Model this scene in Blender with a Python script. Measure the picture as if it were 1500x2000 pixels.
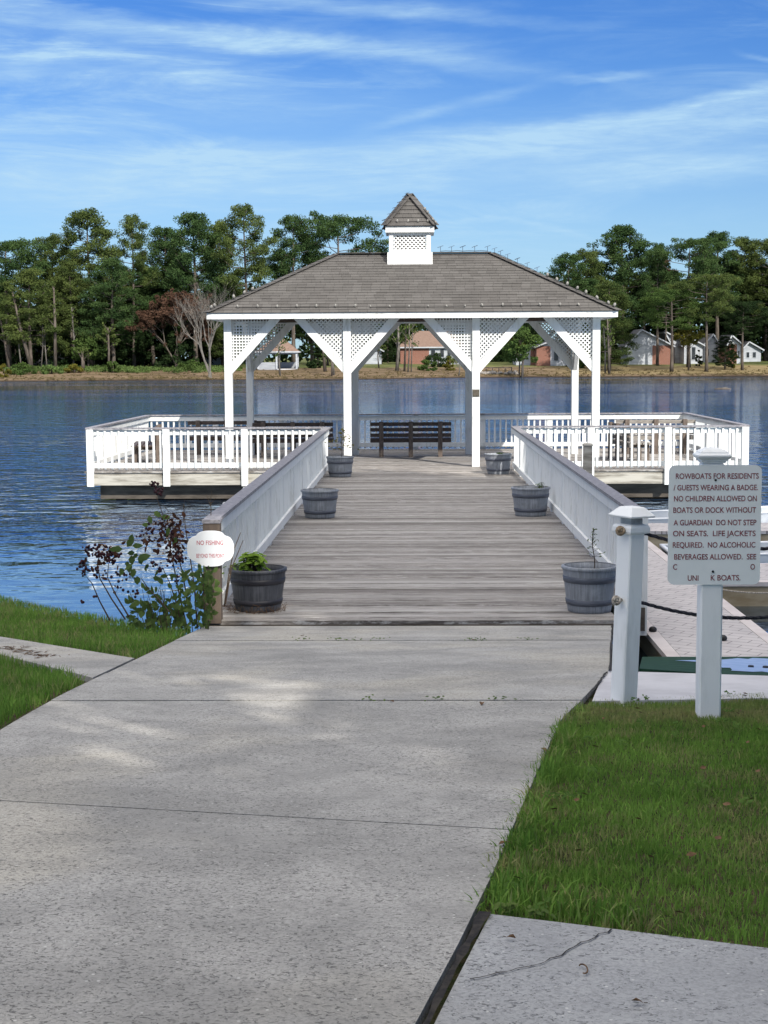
import bpy, math, random
import numpy as np
from mathutils import Vector, Matrix
random.seed(7); RNG=np.random.default_rng(7)
for o in list(bpy.data.objects): bpy.data.objects.remove(o)
SC=bpy.context.scene; COL=SC.collection
R=math.radians
# ------------------------------------------------------------ camera
PITCH,YAW,ROLL=R(5.71),R(1.15),R(0.3)
cd=bpy.data.cameras.new('camera'); cam=bpy.data.objects.new('camera',cd); COL.objects.link(cam)
cd.sensor_fit='VERTICAL'; cd.sensor_height=24; cd.lens=36.0; cd.clip_end=6000; cd.clip_start=.05
CP=Vector((0,0,2.4))
FW=Vector((-math.sin(YAW)*math.cos(PITCH),math.cos(YAW)*math.cos(PITCH),-math.sin(PITCH)))
R0=Vector((math.cos(YAW),math.sin(YAW),0)); U0=R0.cross(FW)
RT=R0*math.cos(ROLL)-U0*math.sin(ROLL); UP=U0*math.cos(ROLL)+R0*math.sin(ROLL)
cam.matrix_world=Matrix(((RT.x,UP.x,-FW.x,CP.x),(RT.y,UP.y,-FW.y,CP.y),(RT.z,UP.z,-FW.z,CP.z),(0,0,0,1)))
SC.camera=cam
def W(px,py,Y):                      # world point at distance Y along the pier
    d=FW+RT*((px-750)/3000)+UP*((1000-py)/3000)
    return CP+d*((Y-CP.y)/d.y)
# ------------------------------------------------------------ world, sun, exposure
SUNV=Vector((.54,-1,.82)).normalized()
SC.view_settings.view_transform='Standard'; SC.view_settings.look='None'
SC.view_settings.exposure=0.75; SC.view_settings.gamma=1
SKY_STRENGTH=0.13; SKY_FILL=(12.2,11.8,11.3)
sd=bpy.data.lights.new('sun','SUN'); sd.energy=3.6; sd.angle=R(.53); sd.color=(1,.95,.87)
sun=bpy.data.objects.new('sun',sd); COL.objects.link(sun)
sun.rotation_euler=SUNV.to_track_quat('Z','Y').to_euler()
wd=bpy.data.worlds.new('World'); SC.world=wd; wd.use_nodes=True
class NT:
    def __init__(s,nt): s.nt=nt; s.n=nt.nodes; s.l=nt.links
    def new(s,t,**k):
        n=s.n.new(t)
        for a,b in k.items():
            if a.startswith('i_'):
                n.inputs[a[2:].replace('_',' ')].default_value=b
            else: setattr(n,a,b)
        return n
    def lk(s,a,b): s.l.new(a,b)
    def m(s,op,a,b=None,c=None,clamp=False):
        n=s.n.new('ShaderNodeMath'); n.operation=op; n.use_clamp=clamp
        for i,v in enumerate((a,b,c)):
            if v is None: continue
            if isinstance(v,(int,float)): n.inputs[i].default_value=v
            else: s.l.new(v,n.inputs[i])
        return n.outputs[0]
    def mix(s,f,a,b,mode='MIX'):
        n=s.n.new('ShaderNodeMix'); n.data_type='RGBA'; n.blend_type=mode
        for i,v in ((0,f),(6,a),(7,b)):
            if isinstance(v,(int,float)): n.inputs[i].default_value=v
            elif isinstance(v,(tuple,list)): n.inputs[i].default_value=(*v[:3],1)
            else: s.l.new(v,n.inputs[i])
        return n.outputs[2]
    def rng(s,v,a,b,c=0,d=1,smooth=True):
        n=s.n.new('ShaderNodeMapRange'); n.interpolation_type='SMOOTHSTEP' if smooth else 'LINEAR'
        s.l.new(v,n.inputs[0])
        for i,x in enumerate((a,b,c,d)): n.inputs[i+1].default_value=x
        return n.outputs[0]
    def noise(s,vec,scale=1,detail=4,rough=.55,dist=0,out=0):
        n=s.n.new('ShaderNodeTexNoise')
        n.inputs['Scale'].default_value=scale; n.inputs['Detail'].default_value=detail
        n.inputs['Roughness'].default_value=rough; n.inputs['Distortion'].default_value=dist
        if vec is not None: s.l.new(vec,n.inputs['Vector'])
        return n.outputs[out]
    def map(s,vec,scale=(1,1,1),loc=(0,0,0),rot=(0,0,0)):
        n=s.n.new('ShaderNodeMapping'); s.l.new(vec,n.inputs[0])
        n.inputs['Scale'].default_value=scale; n.inputs['Location'].default_value=loc; n.inputs['Rotation'].default_value=rot
        return n.outputs[0]
    def xyz(s,vec):
        n=s.n.new('ShaderNodeSeparateXYZ'); s.l.new(vec,n.inputs[0]); return n.outputs
    def comb(s,x,y,z):
        n=s.n.new('ShaderNodeCombineXYZ')
        for i,v in enumerate((x,y,z)):
            if isinstance(v,(int,float)): n.inputs[i].default_value=v
            else: s.l.new(v,n.inputs[i])
        return n.outputs[0]
def build_world():
    t=NT(wd.node_tree); t.n.clear()
    out=t.new('ShaderNodeOutputWorld'); bg=t.new('ShaderNodeBackground'); bg.inputs[1].default_value=SKY_STRENGTH
    sky=t.new('ShaderNodeTexSky',sky_type='NISHITA'); sky.sun_disc=False
    sky.sun_elevation=math.asin(SUNV.z); sky.sun_rotation=math.atan2(SUNV.x,SUNV.y)
    sky.air_density=1.0; sky.dust_density=.35; sky.ozone_density=2.2; sky.altitude=50
    tc=t.new('ShaderNodeTexCoord'); dirn=tc.outputs['Generated']
    x,y,z=t.xyz(dirn)
    az=t.m('ARCTAN2',x,y); el=t.m('ARCSINE',z)
    grade=t.mix(t.rng(el,.02,.30),(.265,.38,.53),(.125,.280,.545))
    col=t.mix(1.0,sky.outputs[0],grade,'MULTIPLY')
    ae=t.comb(az,el,0)
    fib=t.noise(t.map(ae,(7,48,1),rot=(0,0,.10)),1,8,.68,.7)
    fine=t.noise(t.map(ae,(28,190,1),rot=(0,0,.16)),1,6,.65,.3)
    big=t.noise(t.map(ae,(3.2,14,1),loc=(2.1,.4,0)),1,3,.5)
    warp=t.noise(t.map(ae,(7,20,1),loc=(5,1,0)),1,5,.6)
    wv=t.m('MULTIPLY',t.m('SUBTRACT',warp,.5),.03)
    tot=None
    def streak(a0,e0,a1,e1,wd_,amp,soft=.35,fade=.06,low=None):
        nonlocal tot
        k=(e1-e0)/(a1-a0)
        line=t.m('ADD',t.m('MULTIPLY',t.m('SUBTRACT',az,a0),k),e0)
        d=t.m('ADD',t.m('SUBTRACT',el,line),wv)
        if low:   # wider veil below the line
            up=t.rng(d,0,wd_,1,0); dn=t.rng(d,-low,0,0,1)
            mk=t.m('MULTIPLY',up,dn)
        else:
            mk=t.rng(t.m('ABSOLUTE',d),0,wd_,1,0)
        e=t.m('MULTIPLY',t.rng(az,a0-fade,a0+fade,0,1),t.rng(az,a1-fade,a1+fade,1,0))
        mk=t.m('MULTIPLY',t.m('MULTIPLY',mk,e),t.m('ADD',t.m('MULTIPLY',fib,1.5*(1-soft)),soft*.6))
        mk=t.m('MULTIPLY',mk,amp)
        tot=mk if tot is None else t.m('MAXIMUM',tot,mk) if False else t.m('ADD',tot,mk)
    streak(-.30,.214,-.11,.199,.012,.50,soft=.15,fade=.03)
    streak(-.16,.203,.060,.182,.012,.72,soft=.15,fade=.05)
    streak(-.30,.163,-.21,.195,.012,.40,fade=.03)
    streak(-.30,.190,-.10,.178,.026,.50,soft=.1,fade=.05)
    streak(-.12,.224,.03,.217,.010,.60,soft=.25,fade=.04)
    streak(.03,.214,.13,.208,.006,.22,fade=.02)
    streak(-.02,.200,.05,.196,.008,.16,fade=.02)
    streak(.09,.175,.15,.176,.0045,.42,fade=.015)
    streak(-.03,.146,.08,.170,.006,.30,fade=.02)
    streak(.205,.186,.26,.172,.003,.32,fade=.01)
    streak(.02,.089,.11,.078,.0028,.32,fade=.02)
    streak(-.26,.118,.07,.138,.016,.50,soft=.05,fade=.08,low=.05)
    streak(.02,.130,.34,.176,.010,.80,soft=.05,fade=.08,low=.040)
    streak(.08,.112,.24,.120,.016,.55,fade=.05)
    streak(-.36,.108,-.10,.118,.03,.35,fade=.07)
    streak(-.4,.140,-.02,.160,.022,.34,fade=.1)
    gen=t.m('MULTIPLY',t.rng(fib,.42,.72,0,.42),t.rng(big,.38,.62,.25,1))
    mask=t.m('ADD',tot,gen)
    mask=t.m('MULTIPLY',mask,t.m('ADD',t.m('MULTIPLY',fine,1.4),.3))
    # thin veil towards the horizon
    veil=t.rng(el,.20,.0,.0,.55)
    veil=t.m('MULTIPLY',veil,t.m('ADD',t.m('MULTIPLY',big,.7),.62))
    mask=t.m('ADD',mask,veil); mask=t.m('MINIMUM',t.m('MULTIPLY',mask,t.rng(z,-.02,.02,0,1)),.9)
    cl=(2.25,3.35,4.3)
    fin=t.mix(mask,col,cl)
    # added fill: unseen sky overhead and behind brightened to lift the shaded foreground
    fill_mask=t.m('MAXIMUM',t.rng(el,.66,1.0,0,1),t.m('MULTIPLY',t.rng(y,.05,-.35,0,1),t.rng(el,.28,.65,0,1)))
    fill_mask=t.m('MULTIPLY',fill_mask,t.m('ADD',t.m('MULTIPLY',t.noise(t.map(dirn,(2.2,3.4,2.2)),1.6,5,.6),.5),.62))
    fin=t.mix(fill_mask,fin,SKY_FILL)
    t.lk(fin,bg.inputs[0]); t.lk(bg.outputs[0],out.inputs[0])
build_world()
# ------------------------------------------------------------ helpers
def tag(o,label=None,cat=None,group=None,kind=None):
    if label: o['label']=label
    if cat: o['category']=cat
    if group: o['group']=group
    if kind: o['kind']=kind
    return o
def empty(name,loc,label,cat,group=None,rz=0):
    o=bpy.data.objects.new(name,None); COL.objects.link(o); o.location=loc; o.rotation_euler=(0,0,rz); o.empty_display_size=.1
    return tag(o,label,cat,group)
def link(name,me,mat,parent=None,loc=None):
    if mat and not me.materials: me.materials.append(mat)
    o=bpy.data.objects.new(name,me); COL.objects.link(o)
    if parent: o.parent=parent
    if loc is not None: o.location=loc
    return o
def copy_tree(o,parent=None):
    c=o.copy(); COL.objects.link(c); c.parent=parent
    for ch in list(o.children): copy_tree(ch,c)
    return c
class MB:
    def __init__(s): s.v=[]; s.f=[]
    def add(s,vs,fs):
        b=len(s.v); s.v+= [tuple(v) for v in vs]; s.f+=[tuple(i+b for i in f) for f in fs]; return s
    def box(s,x0,x1,y0,y1,z0,z1):
        return s.add([(x0,y0,z0),(x1,y0,z0),(x1,y1,z0),(x0,y1,z0),(x0,y0,z1),(x1,y0,z1),(x1,y1,z1),(x0,y1,z1)],
            [(3,2,1,0),(4,5,6,7),(0,1,5,4),(1,2,6,5),(2,3,7,6),(3,0,4,7)])
    def cbox(s,x0,x1,y0,y1,z0,z1,c):   # box with chamfered top/vertical edges
        ring=lambda x0,x1,y0,y1,z:[(x0+c,y0,z),(x1-c,y0,z),(x1,y0+c,z),(x1,y1-c,z),(x1-c,y1,z),(x0+c,y1,z),(x0,y1-c,z),(x0,y0+c,z)]
        vs=ring(x0,x1,y0,y1,z0)+ring(x0,x1,y0,y1,z1-c)+ring(x0+c,x1-c,y0+c,y1-c,z1)
        fs=[tuple(range(7,-1,-1)),tuple(range(16,24))]
        for k in (0,8):
            for i in range(8): j=(i+1)%8; fs.append((k+i,k+j,k+8+j,k+8+i))
        return s.add(vs,fs)
    def bar(s,p0,p1,w,h,up=(0,0,1)):     # w sideways, h along 'up'
        p0=Vector(p0);p1=Vector(p1);d=(p1-p0).normalized();u=Vector(up);sd=d.cross(u)
        if sd.length<1e-4: sd=d.cross(Vector((1,0,0)))
        sd.normalize();u=sd.cross(d).normalized();a=sd*w/2;b=u*h/2
        vs=[p+i*a+j*b for p in (p0,p1) for i,j in ((-1,-1),(1,-1),(1,1),(-1,1))]
        return s.add(vs,[(3,2,1,0),(4,5,6,7),(0,1,5,4),(1,2,6,5),(2,3,7,6),(3,0,4,7)])
    def tube(s,pts,rad,n=6,cap=True):
        pts=[Vector(p) for p in pts]; m=len(pts)
        if not isinstance(rad,(list,tuple)): rad=[rad]*m
        vs=[];prev=None
        for i,p in enumerate(pts):
            d=(pts[min(i+1,m-1)]-pts[max(i-1,0)])
            d=d.normalized() if d.length>1e-9 else Vector((0,0,1))
            a=prev if prev is not None else (Vector((1,0,0)) if abs(d.x)<.8 else Vector((0,1,0)))
            a=(a-d*a.dot(d)); a=a.normalized() if a.length>1e-6 else d.orthogonal().normalized()
            prev=a;b=d.cross(a)
            for k in range(n):
                t=2*math.pi*k/n; vs.append(p+(a*math.cos(t)+b*math.sin(t))*rad[i])
        fs=[(i*n+k,i*n+(k+1)%n,(i+1)*n+(k+1)%n,(i+1)*n+k) for i in range(m-1) for k in range(n)]
        if cap: fs+=[tuple(range(n-1,-1,-1)),tuple((m-1)*n+k for k in range(n))]
        return s.add(vs,fs)
    def lathe(s,prof,n=32,c=(0,0,0),rot=0):
        vs=[];
        for r,z in prof:
            for k in range(n):
                t=2*math.pi*k/n+rot; vs.append((c[0]+r*math.cos(t),c[1]+r*math.sin(t),c[2]+z))
        fs=[(i*n+k,i*n+(k+1)%n,(i+1)*n+(k+1)%n,(i+1)*n+k) for i in range(len(prof)-1) for k in range(n)]
        return s.add(vs,fs)
    def prism(s,poly,z0,z1):
        n=len(poly); vs=[(x,y,z0) for x,y in poly]+[(x,y,z1) for x,y in poly]
        return s.add(vs,[tuple(range(n-1,-1,-1)),tuple(range(n,2*n))]+[(i,(i+1)%n,(i+1)%n+n,i+n) for i in range(n)])
    def prismy(s,poly,y0,y1):            # polygon in xz, extruded along y
        n=len(poly); vs=[(x,y0,z) for x,z in poly]+[(x,y1,z) for x,z in poly]
        return s.add(vs,[tuple(range(n)),tuple(range(2*n-1,n-1,-1))]+[(i+n,(i+1)%n+n,(i+1)%n,i) for i in range(n)])
    def mesh(s,name,smooth=False):
        me=bpy.data.meshes.new(name); me.from_pydata(s.v,[],s.f)
        if smooth:
            me.polygons.foreach_set('use_smooth',[True]*len(me.polygons))
        me.update(); return me
    def build(s,name,mat,parent=None,smooth=False,loc=None):
        return link(name,s.mesh(name,smooth),mat,parent,loc)
def np_mesh(name,V,nv):                  # V: (faces*nv,3) separate polygons with nv corners
    nf=len(V)//nv; me=bpy.data.meshes.new(name)
    me.vertices.add(len(V)); me.vertices.foreach_set('co',V.astype(np.float32).ravel())
    me.loops.add(len(V)); me.loops.foreach_set('vertex_index',np.arange(len(V),dtype=np.int32))
    me.polygons.add(nf); me.polygons.foreach_set('loop_start',np.arange(0,len(V),nv,dtype=np.int32))
    me.update(calc_edges=True); me.validate(); return me
def leafcloud(C,Rd,n,l,w,flat=0.0,rng=RNG):
    # C centres (k,3), Rd radii (k,3); n leaves per clump; diamond quads
    C=np.repeat(np.asarray(C,float),n,0); Rd=np.repeat(np.asarray(Rd,float),n,0); k=len(C)
    d=rng.normal(size=(k,3)); d/=np.linalg.norm(d,axis=1)[:,None]
    r=rng.random(k)**.45
    P=C+d*Rd*r[:,None]
    u=rng.normal(size=(k,3))+d*.9; u[:,2]*=(1-flat); u/=np.linalg.norm(u,axis=1)[:,None]
    v=np.cross(u,rng.normal(size=(k,3))); v/=np.linalg.norm(v,axis=1)[:,None]
    L=(l*(.6+.8*rng.random(k)))[:,None]; Wd=(w*(.6+.8*rng.random(k)))[:,None]
    return np.stack([P-u*L,P-v*Wd,P+u*L,P+v*Wd],1).reshape(-1,3)
# ------------------------------------------------------------ materials
def new_mat(name):
    m=bpy.data.materials.new(name); m.use_nodes=True; t=NT(m.node_tree); b=t.n['Principled BSDF']; return m,t,b
def spec(b,v): b.inputs['Specular IOR Level'].default_value=v
def simple(name,c1,c2=None,rough=.7,scale=6,stretch=(1,1,1),bump=0,bscale=None,metal=0,lo=.35,hi=.65,detail=5,coord='Object',sp=.3):
    m,t,b=new_mat(name); tc=t.new('ShaderNodeTexCoord')
    if coord=='World': vec=t.new('ShaderNodeNewGeometry').outputs['Position']
    else: vec=tc.outputs[coord]
    v=t.map(vec,stretch)
    n=t.noise(v,scale,detail,.6)
    c=t.mix(t.rng(n,lo,hi),c1,c2 or c1); t.lk(c,b.inputs['Base Color'])
    b.inputs['Roughness'].default_value=rough; b.inputs['Metallic'].default_value=metal; spec(b,sp)
    if bump:
        bp=t.new('ShaderNodeBump'); bp.inputs['Distance'].default_value=bump; bp.inputs['Strength'].default_value=.6
        t.lk(t.noise(v,bscale or scale*3,4,.6),bp.inputs['Height']); t.lk(bp.outputs[0],b.inputs['Normal'])
    return m
def white_mat(name,base=(.71,.72,.705),dirt=(.34,.34,.29),amt=.8,streak=(6,6,1.2)):
    m,t,b=new_mat(name); P=t.new('ShaderNodeNewGeometry').outputs['Position']
    n=t.noise(t.map(P,streak),2.2,6,.65); n2=t.noise(P,1.3,4,.5); n3=t.noise(P,26,4,.6)
    f=t.m('MULTIPLY',t.rng(n,.47,.74,0,1),t.rng(n2,.35,.75,.3,1)); f=t.m('MULTIPLY',f,amt)
    c=t.mix(f,base,dirt)
    c=t.mix(t.rng(n3,.68,.80,0,.30),c,(.38,.37,.33))
    t.lk(c,b.inputs['Base Color']); b.inputs['Roughness'].default_value=.55; spec(b,.3)
    bp=t.new('ShaderNodeBump'); bp.inputs['Distance'].default_value=.003; bp.inputs['Strength'].default_value=.5
    t.lk(n3,bp.inputs['Height']); t.lk(bp.outputs[0],b.inputs['Normal']); return m
M={}
M['white']=white_mat('white_paint')
M['white_clean']=white_mat('white_vinyl',(.83,.84,.83),(.45,.47,.44),.4)
M['white_worn']=white_mat('worn_white_paint',(.72,.73,.71),(.26,.25,.22),1.0,(3,3,9))
M['far_white']=simple('far_white_siding',(.42,.44,.46),(.32,.34,.37),.7,.6,(1,1,6))  # darkened siding: tree shade on the houses is put into its colour
M['cap']=simple('weathered_rail_cap',(.15,.145,.155),(.27,.26,.275),.55,3,(6,6,6),.002,40,coord='World')
def wood_mat():
    m,t,b=new_mat('weathered_deck_boards'); P=t.new('ShaderNodeNewGeometry').outputs['Position']; x,y,z=t.xyz(P)
    bi=t.m('FLOOR',t.m('DIVIDE',y,.146)); wn=t.new('ShaderNodeTexWhiteNoise',noise_dimensions='1D'); t.lk(bi,wn.inputs['W'])
    off=t.comb(t.m('ADD',x,t.m('MULTIPLY',wn.outputs[0],40)),y,z)
    g1=t.noise(t.map(off,(1.1,60,10)),1.2,6,.62,.6); g2=t.noise(t.map(off,(3.0,150,10)),1.5,6,.7); st=t.noise(t.map(off,(.55,5,1)),1.6,5,.6)
    c=t.mix(t.rng(g1,.40,.62),(.072,.060,.052),(.335,.310,.285))
    c=t.mix(t.rng(g2,.50,.62,0,.8),c,(.56,.55,.53))
    c=t.mix(t.rng(g2,.48,.36,0,.6),c,(.045,.038,.034))
    w2=t.new('ShaderNodeTexWhiteNoise',noise_dimensions='1D'); t.lk(t.m('ADD',bi,.37),w2.inputs['W'])
    c=t.mix(t.rng(wn.outputs[0],.45,1,0,.62,False),c,(.080,.069,.060))
    c=t.mix(t.rng(w2.outputs[0],.55,1,0,.5,False),c,(.47,.455,.43))
    c=t.mix(t.rng(st,.52,.74,0,.6),c,(.15,.135,.115))
    t.lk(c,b.inputs['Base Color']); b.inputs['Roughness'].default_value=.8; spec(b,.25)
    bp=t.new('ShaderNodeBump'); bp.inputs['Distance'].default_value=.004; bp.inputs['Strength'].default_value=.8
    t.lk(g2,bp.inputs['Height']); t.lk(bp.outputs[0],b.inputs['Normal']); return m
M['deck']=wood_mat()
M['fascia']=simple('weathered_fascia',(.40,.38,.33),(.15,.135,.11),.85,1.4,(1,1,9),.003,12,coord='World',lo=.38,hi=.72)
M['dark_wood']=simple('dark_underdeck_timber',(.05,.042,.034),(.10,.085,.07),.9,2,(1,1,6),coord='World')
M['bench']=simple('dark_bench_slats',(.045,.033,.028),(.085,.062,.05),.55,3,(2,14,14),coord='World')  # dark tone includes the shade under the pavilion roof
M['bench_leg']=simple('bench_leg_timber',(.085,.066,.055),(.15,.12,.10),.8,3,(9,9,2),coord='World')  # leg timber darkened to carry the shade under the roof
M['bench_grey']=simple('lit_bench_grey',(.16,.145,.13),(.27,.25,.225),.8,3,(2,14,14),coord='World')  # paler copy of the bench tone, with sunlight put into the colour
M['brown_post']=simple('brown_end_post',(.115,.088,.068),(.085,.066,.052),.75,3,(6,6,1),.002,30,coord='World')
def concrete_mat(name,a,b_,warm=(.52,.47,.37)):
    m,t,b=new_mat(name); P=t.new('ShaderNodeNewGeometry').outputs['Position']
    n1=t.noise(P,.55,5,.6,.4); n2=t.noise(t.map(P,(1,1,1),(3,1,0)),2.3,6,.65,.5); n3=t.noise(P,85,4,.7); n4=t.noise(t.map(P,(1,1.5,1),(7,0,0)),.9,5,.6)
    c=t.mix(t.rng(n2,.3,.7),a,b_)
    c=t.mix(t.rng(n1,.48,.66,0,.6),c,warm)
    c=t.mix(t.rng(n4,.48,.70,0,.45),c,tuple(v*.70 for v in a))
    c=t.mix(t.rng(n3,.40,.66,.0,.5),c,tuple(v*.60 for v in a))
    v=t.new('ShaderNodeTexVoronoi',feature='F1'); v.inputs['Scale'].default_value=46
    t.lk(t.map(P,(1,1,1)),v.inputs['Vector'])
    dens=t.noise(t.map(P,(1,1,1),(0,9,0)),1.7,3,.5)
    wn=t.xyz(v.outputs['Color'])[0]
    pn=t.noise(t.map(P,(1,1.6,1),rot=(0,0,.7)),62,2,.5,1.2)
    pit=t.m('MULTIPLY',t.rng(pn,.59,.64,0,1),t.rng(t.m('ADD',t.m('MULTIPLY',wn,.35),dens),.45,.68,0,1))
    c=t.mix(t.m('MULTIPLY',pit,.75),c,tuple(x*.30 for x in a))
    wp=t.m('MULTIPLY',t.rng(v.outputs['Distance'],.12,.24,1,0),t.rng(t.xyz(v.outputs['Color'])[1],.88,.92,0,1))
    c=t.mix(t.m('MULTIPLY',wp,.5),c,(.7,.69,.65))
    t.lk(c,b.inputs['Base Color']); b.inputs['Roughness'].default_value=.9; spec(b,.2)
    h=t.m('SUBTRACT',t.m('MULTIPLY',n3,.5),pit)
    bp=t.new('ShaderNodeBump'); bp.inputs['Distance'].default_value=.004; bp.inputs['Strength'].default_value=.7
    t.lk(h,bp.inputs['Height']); t.lk(bp.outputs[0],b.inputs['Normal']); return m
M['conc']=concrete_mat('old_concrete',(.29,.283,.266),(.42,.408,.382),(.50,.465,.39))
M['conc2']=concrete_mat('grey_slab_concrete',(.31,.315,.32),(.39,.395,.395),(.42,.41,.38))
M['ledge']=simple('smooth_ledge_concrete',(.44,.43,.44),(.53,.52,.53),.8,3,(1,1,1),.001,60,coord='World')
M['dark_joint']=simple('dark_joint_filler',(.015,.013,.012),(.045,.038,.03),.9,30,coord='World')
def barrel_mat(name,a,b_):
    m,t,b=new_mat(name); tc=t.new('ShaderNodeTexCoord'); O=tc.outputs['Object']; x,y,z=t.xyz(O)
    an=t.m('ARCTAN2',y,x); st=t.m('FRACT',t.m('MULTIPLY',an,22/6.2832)); line=t.rng(t.m('ABSOLUTE',t.m('SUBTRACT',st,.5)),.42,.5,0,1)
    g=t.noise(t.comb(t.m('MULTIPLY',an,14),0,t.m('MULTIPLY',z,4)),1,5,.6); bl=t.noise(O,7,4,.6)
    c=t.mix(t.rng(g,.3,.7),a,b_); c=t.mix(t.rng(bl,.45,.75,0,.5),c,tuple(v*1.5 for v in b_)); c=t.mix(t.m('MULTIPLY',line,.22),c,tuple(v*.4 for v in a))
    t.lk(c,b.inputs['Base Color']); b.inputs['Roughness'].default_value=.5; spec(b,.4)
    bp=t.new('ShaderNodeBump'); bp.inputs['Distance'].default_value=.004; bp.inputs['Strength'].default_value=.6
    t.lk(t.m('SUBTRACT',g,line),bp.inputs['Height']); t.lk(bp.outputs[0],b.inputs['Normal']); return m
M['barrel']=barrel_mat('grey_planter_plastic',(.155,.168,.185),(.25,.268,.295))
M['barrel_band']=simple('planter_band',(.065,.072,.092),(.105,.115,.14),.5,5,(1,1,4))
M['barrel_dark']=barrel_mat('dark_planter_plastic',(.024,.027,.034),(.060,.064,.076))
M['barrel_dark_band']=simple('dark_planter_band',(.012,.012,.016),(.03,.03,.038),.5,5,(1,1,4))
M['soil']=simple('potting_soil',(.02,.014,.01),(.06,.045,.03),.95,20,bump=.01)
def roof_mat(name,a,b_,sc=1):
    m,t,b=new_mat(name); G=t.new('ShaderNodeNewGeometry'); P=G.outputs['Position']; x,y,z=t.xyz(P); nx,ny,nz=t.xyz(G.outputs['True Normal'])
    sel=t.m('GREATER_THAN',t.m('ABSOLUTE',nx),t.m('ABSOLUTE',ny)); u=t.m('ADD',t.m('MULTIPLY',sel,y),t.m('MULTIPLY',t.m('SUBTRACT',1,sel),x))
    row=t.m('FLOOR',t.m('DIVIDE',z,.0694*sc)); wn=t.new('ShaderNodeTexWhiteNoise',noise_dimensions='1D'); t.lk(row,wn.inputs['W'])
    uu=t.m('ADD',t.m('DIVIDE',u,.21*sc),t.m('MULTIPLY',wn.outputs[0],9.7)); tab=t.m('FLOOR',uu)
    w2=t.new('ShaderNodeTexWhiteNoise',noise_dimensions='2D'); t.lk(t.comb(tab,row,0),w2.inputs['Vector'])
    c=t.mix(w2.outputs[0],a,b_); n=t.noise(P,.8,4,.6); c=t.mix(t.rng(n,.5,.75,0,.35),c,tuple(v*.6 for v in a))
    n2=t.noise(P,120,2,.5); c=t.mix(t.rng(n2,.4,.7,0,.4),c,tuple(v*1.35 for v in b_))
    fr=t.m('FRACT',uu); ed=t.rng(t.m('ABSOLUTE',t.m('SUBTRACT',fr,.5)),.46,.5,0,.6); c=t.mix(ed,c,tuple(v*.45 for v in a))
    t.lk(c,b.inputs['Base Color']); b.inputs['Roughness'].default_value=.95; spec(b,.15)
    bp=t.new('ShaderNodeBump'); bp.inputs['Distance'].default_value=.01; bp.inputs['Strength'].default_value=.8
    t.lk(t.m('ADD',w2.outputs[0],t.m('MULTIPLY',n2,.3)),bp.inputs['Height']); t.lk(bp.outputs[0],b.inputs['Normal']); return m
M['roof']=roof_mat('asphalt_shingles',(.070,.066,.062),(.098,.093,.088))
M['roof_far']=simple('far_brown_roof',(.13,.085,.065),(.19,.13,.10),.9,3,(1,1,8))
M['roof_far_grey']=simple('far_grey_roof',(.07,.072,.078),(.11,.11,.118),.9,3,(1,1,8))
def brick_mat():
    m,t,b=new_mat('orange_red_brick'); P=t.new('ShaderNodeNewGeometry').outputs['Position']; x,y,z=t.xyz(P)
    br=t.new('ShaderNodeTexBrick'); br.inputs['Scale'].default_value=4; t.lk(t.comb(t.m('ADD',x,y),z,0),br.inputs['Vector'])
    br.inputs['Color1'].default_value=(.20,.062,.035,1); br.inputs['Color2'].default_value=(.15,.045,.026,1); br.inputs['Mortar'].default_value=(.34,.27,.22,1)
    t.lk(br.outputs[0],b.inputs['Base Color']); b.inputs['Roughness'].default_value=.9; return m
M['brick']=brick_mat()  # brick tones lowered likewise to stand in for tree shade
M['glass_dark']=simple('dark_window_glass',(.02,.025,.03),(.05,.055,.06),.1,1,sp=.5)
M['bark']=simple('pine_bark',(.06,.048,.038),(.12,.10,.082),.95,1.2,(3,3,.7),coord='World')
M['bark_pale']=simple('pale_bark',(.165,.15,.13),(.095,.085,.072),.9,1.5,(2,2,1),coord='World')
def leaf_mat(name,a,b_,trans=.25,scale=.35):
    m=bpy.data.materials.new(name); m.use_nodes=True; t=NT(m.node_tree); t.n.clear()
    out=t.new('ShaderNodeOutputMaterial'); G=t.new('ShaderNodeNewGeometry')
    oi=t.new('ShaderNodeObjectInfo'); rp=G.outputs['Random Per Island']
    n=t.noise(t.map(G.outputs['Position'],(1,1,1)),scale,4,.6)
    f=t.m('ADD',t.m('MULTIPLY',t.rng(n,.3,.7),.55),t.m('ADD',t.m('MULTIPLY',rp,.3),t.m('MULTIPLY',oi.outputs['Random'],.15)))
    c=t.mix(f,a,b_)
    d=t.new('ShaderNodeBsdfDiffuse'); tr=t.new('ShaderNodeBsdfTranslucent'); mx=t.new('ShaderNodeMixShader'); mx.inputs[0].default_value=trans
    t.lk(c,d.inputs[0]); t.lk(c,tr.inputs[0]); t.lk(d.outputs[0],mx.inputs[1]); t.lk(tr.outputs[0],mx.inputs[2]); t.lk(mx.outputs[0],out.inputs[0]); return m
M['pine']=leaf_mat('pine_needles',(.018,.042,.018),(.080,.125,.040))
M['pine2']=leaf_mat('olive_pine_needles',(.028,.050,.018),(.115,.145,.042))
M['dark_leaf']=leaf_mat('dark_undergrowth',(.010,.022,.010),(.038,.060,.022))
M['yellow_leaf']=leaf_mat('yellowing_leaves',(.075,.085,.018),(.17,.145,.03))
M['green_leaf']=leaf_mat('broad_green_leaves',(.030,.060,.018),(.085,.125,.034))
M['red_leaf']=leaf_mat('russet_leaves',(.055,.030,.02),(.105,.062,.042))
M['lime_leaf']=leaf_mat('lime_leaves',(.12,.22,.03),(.26,.38,.07),.35,9)
M['weed_leaf']=leaf_mat('weed_leaves',(.045,.085,.032),(.15,.21,.06),.3,5)
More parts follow.
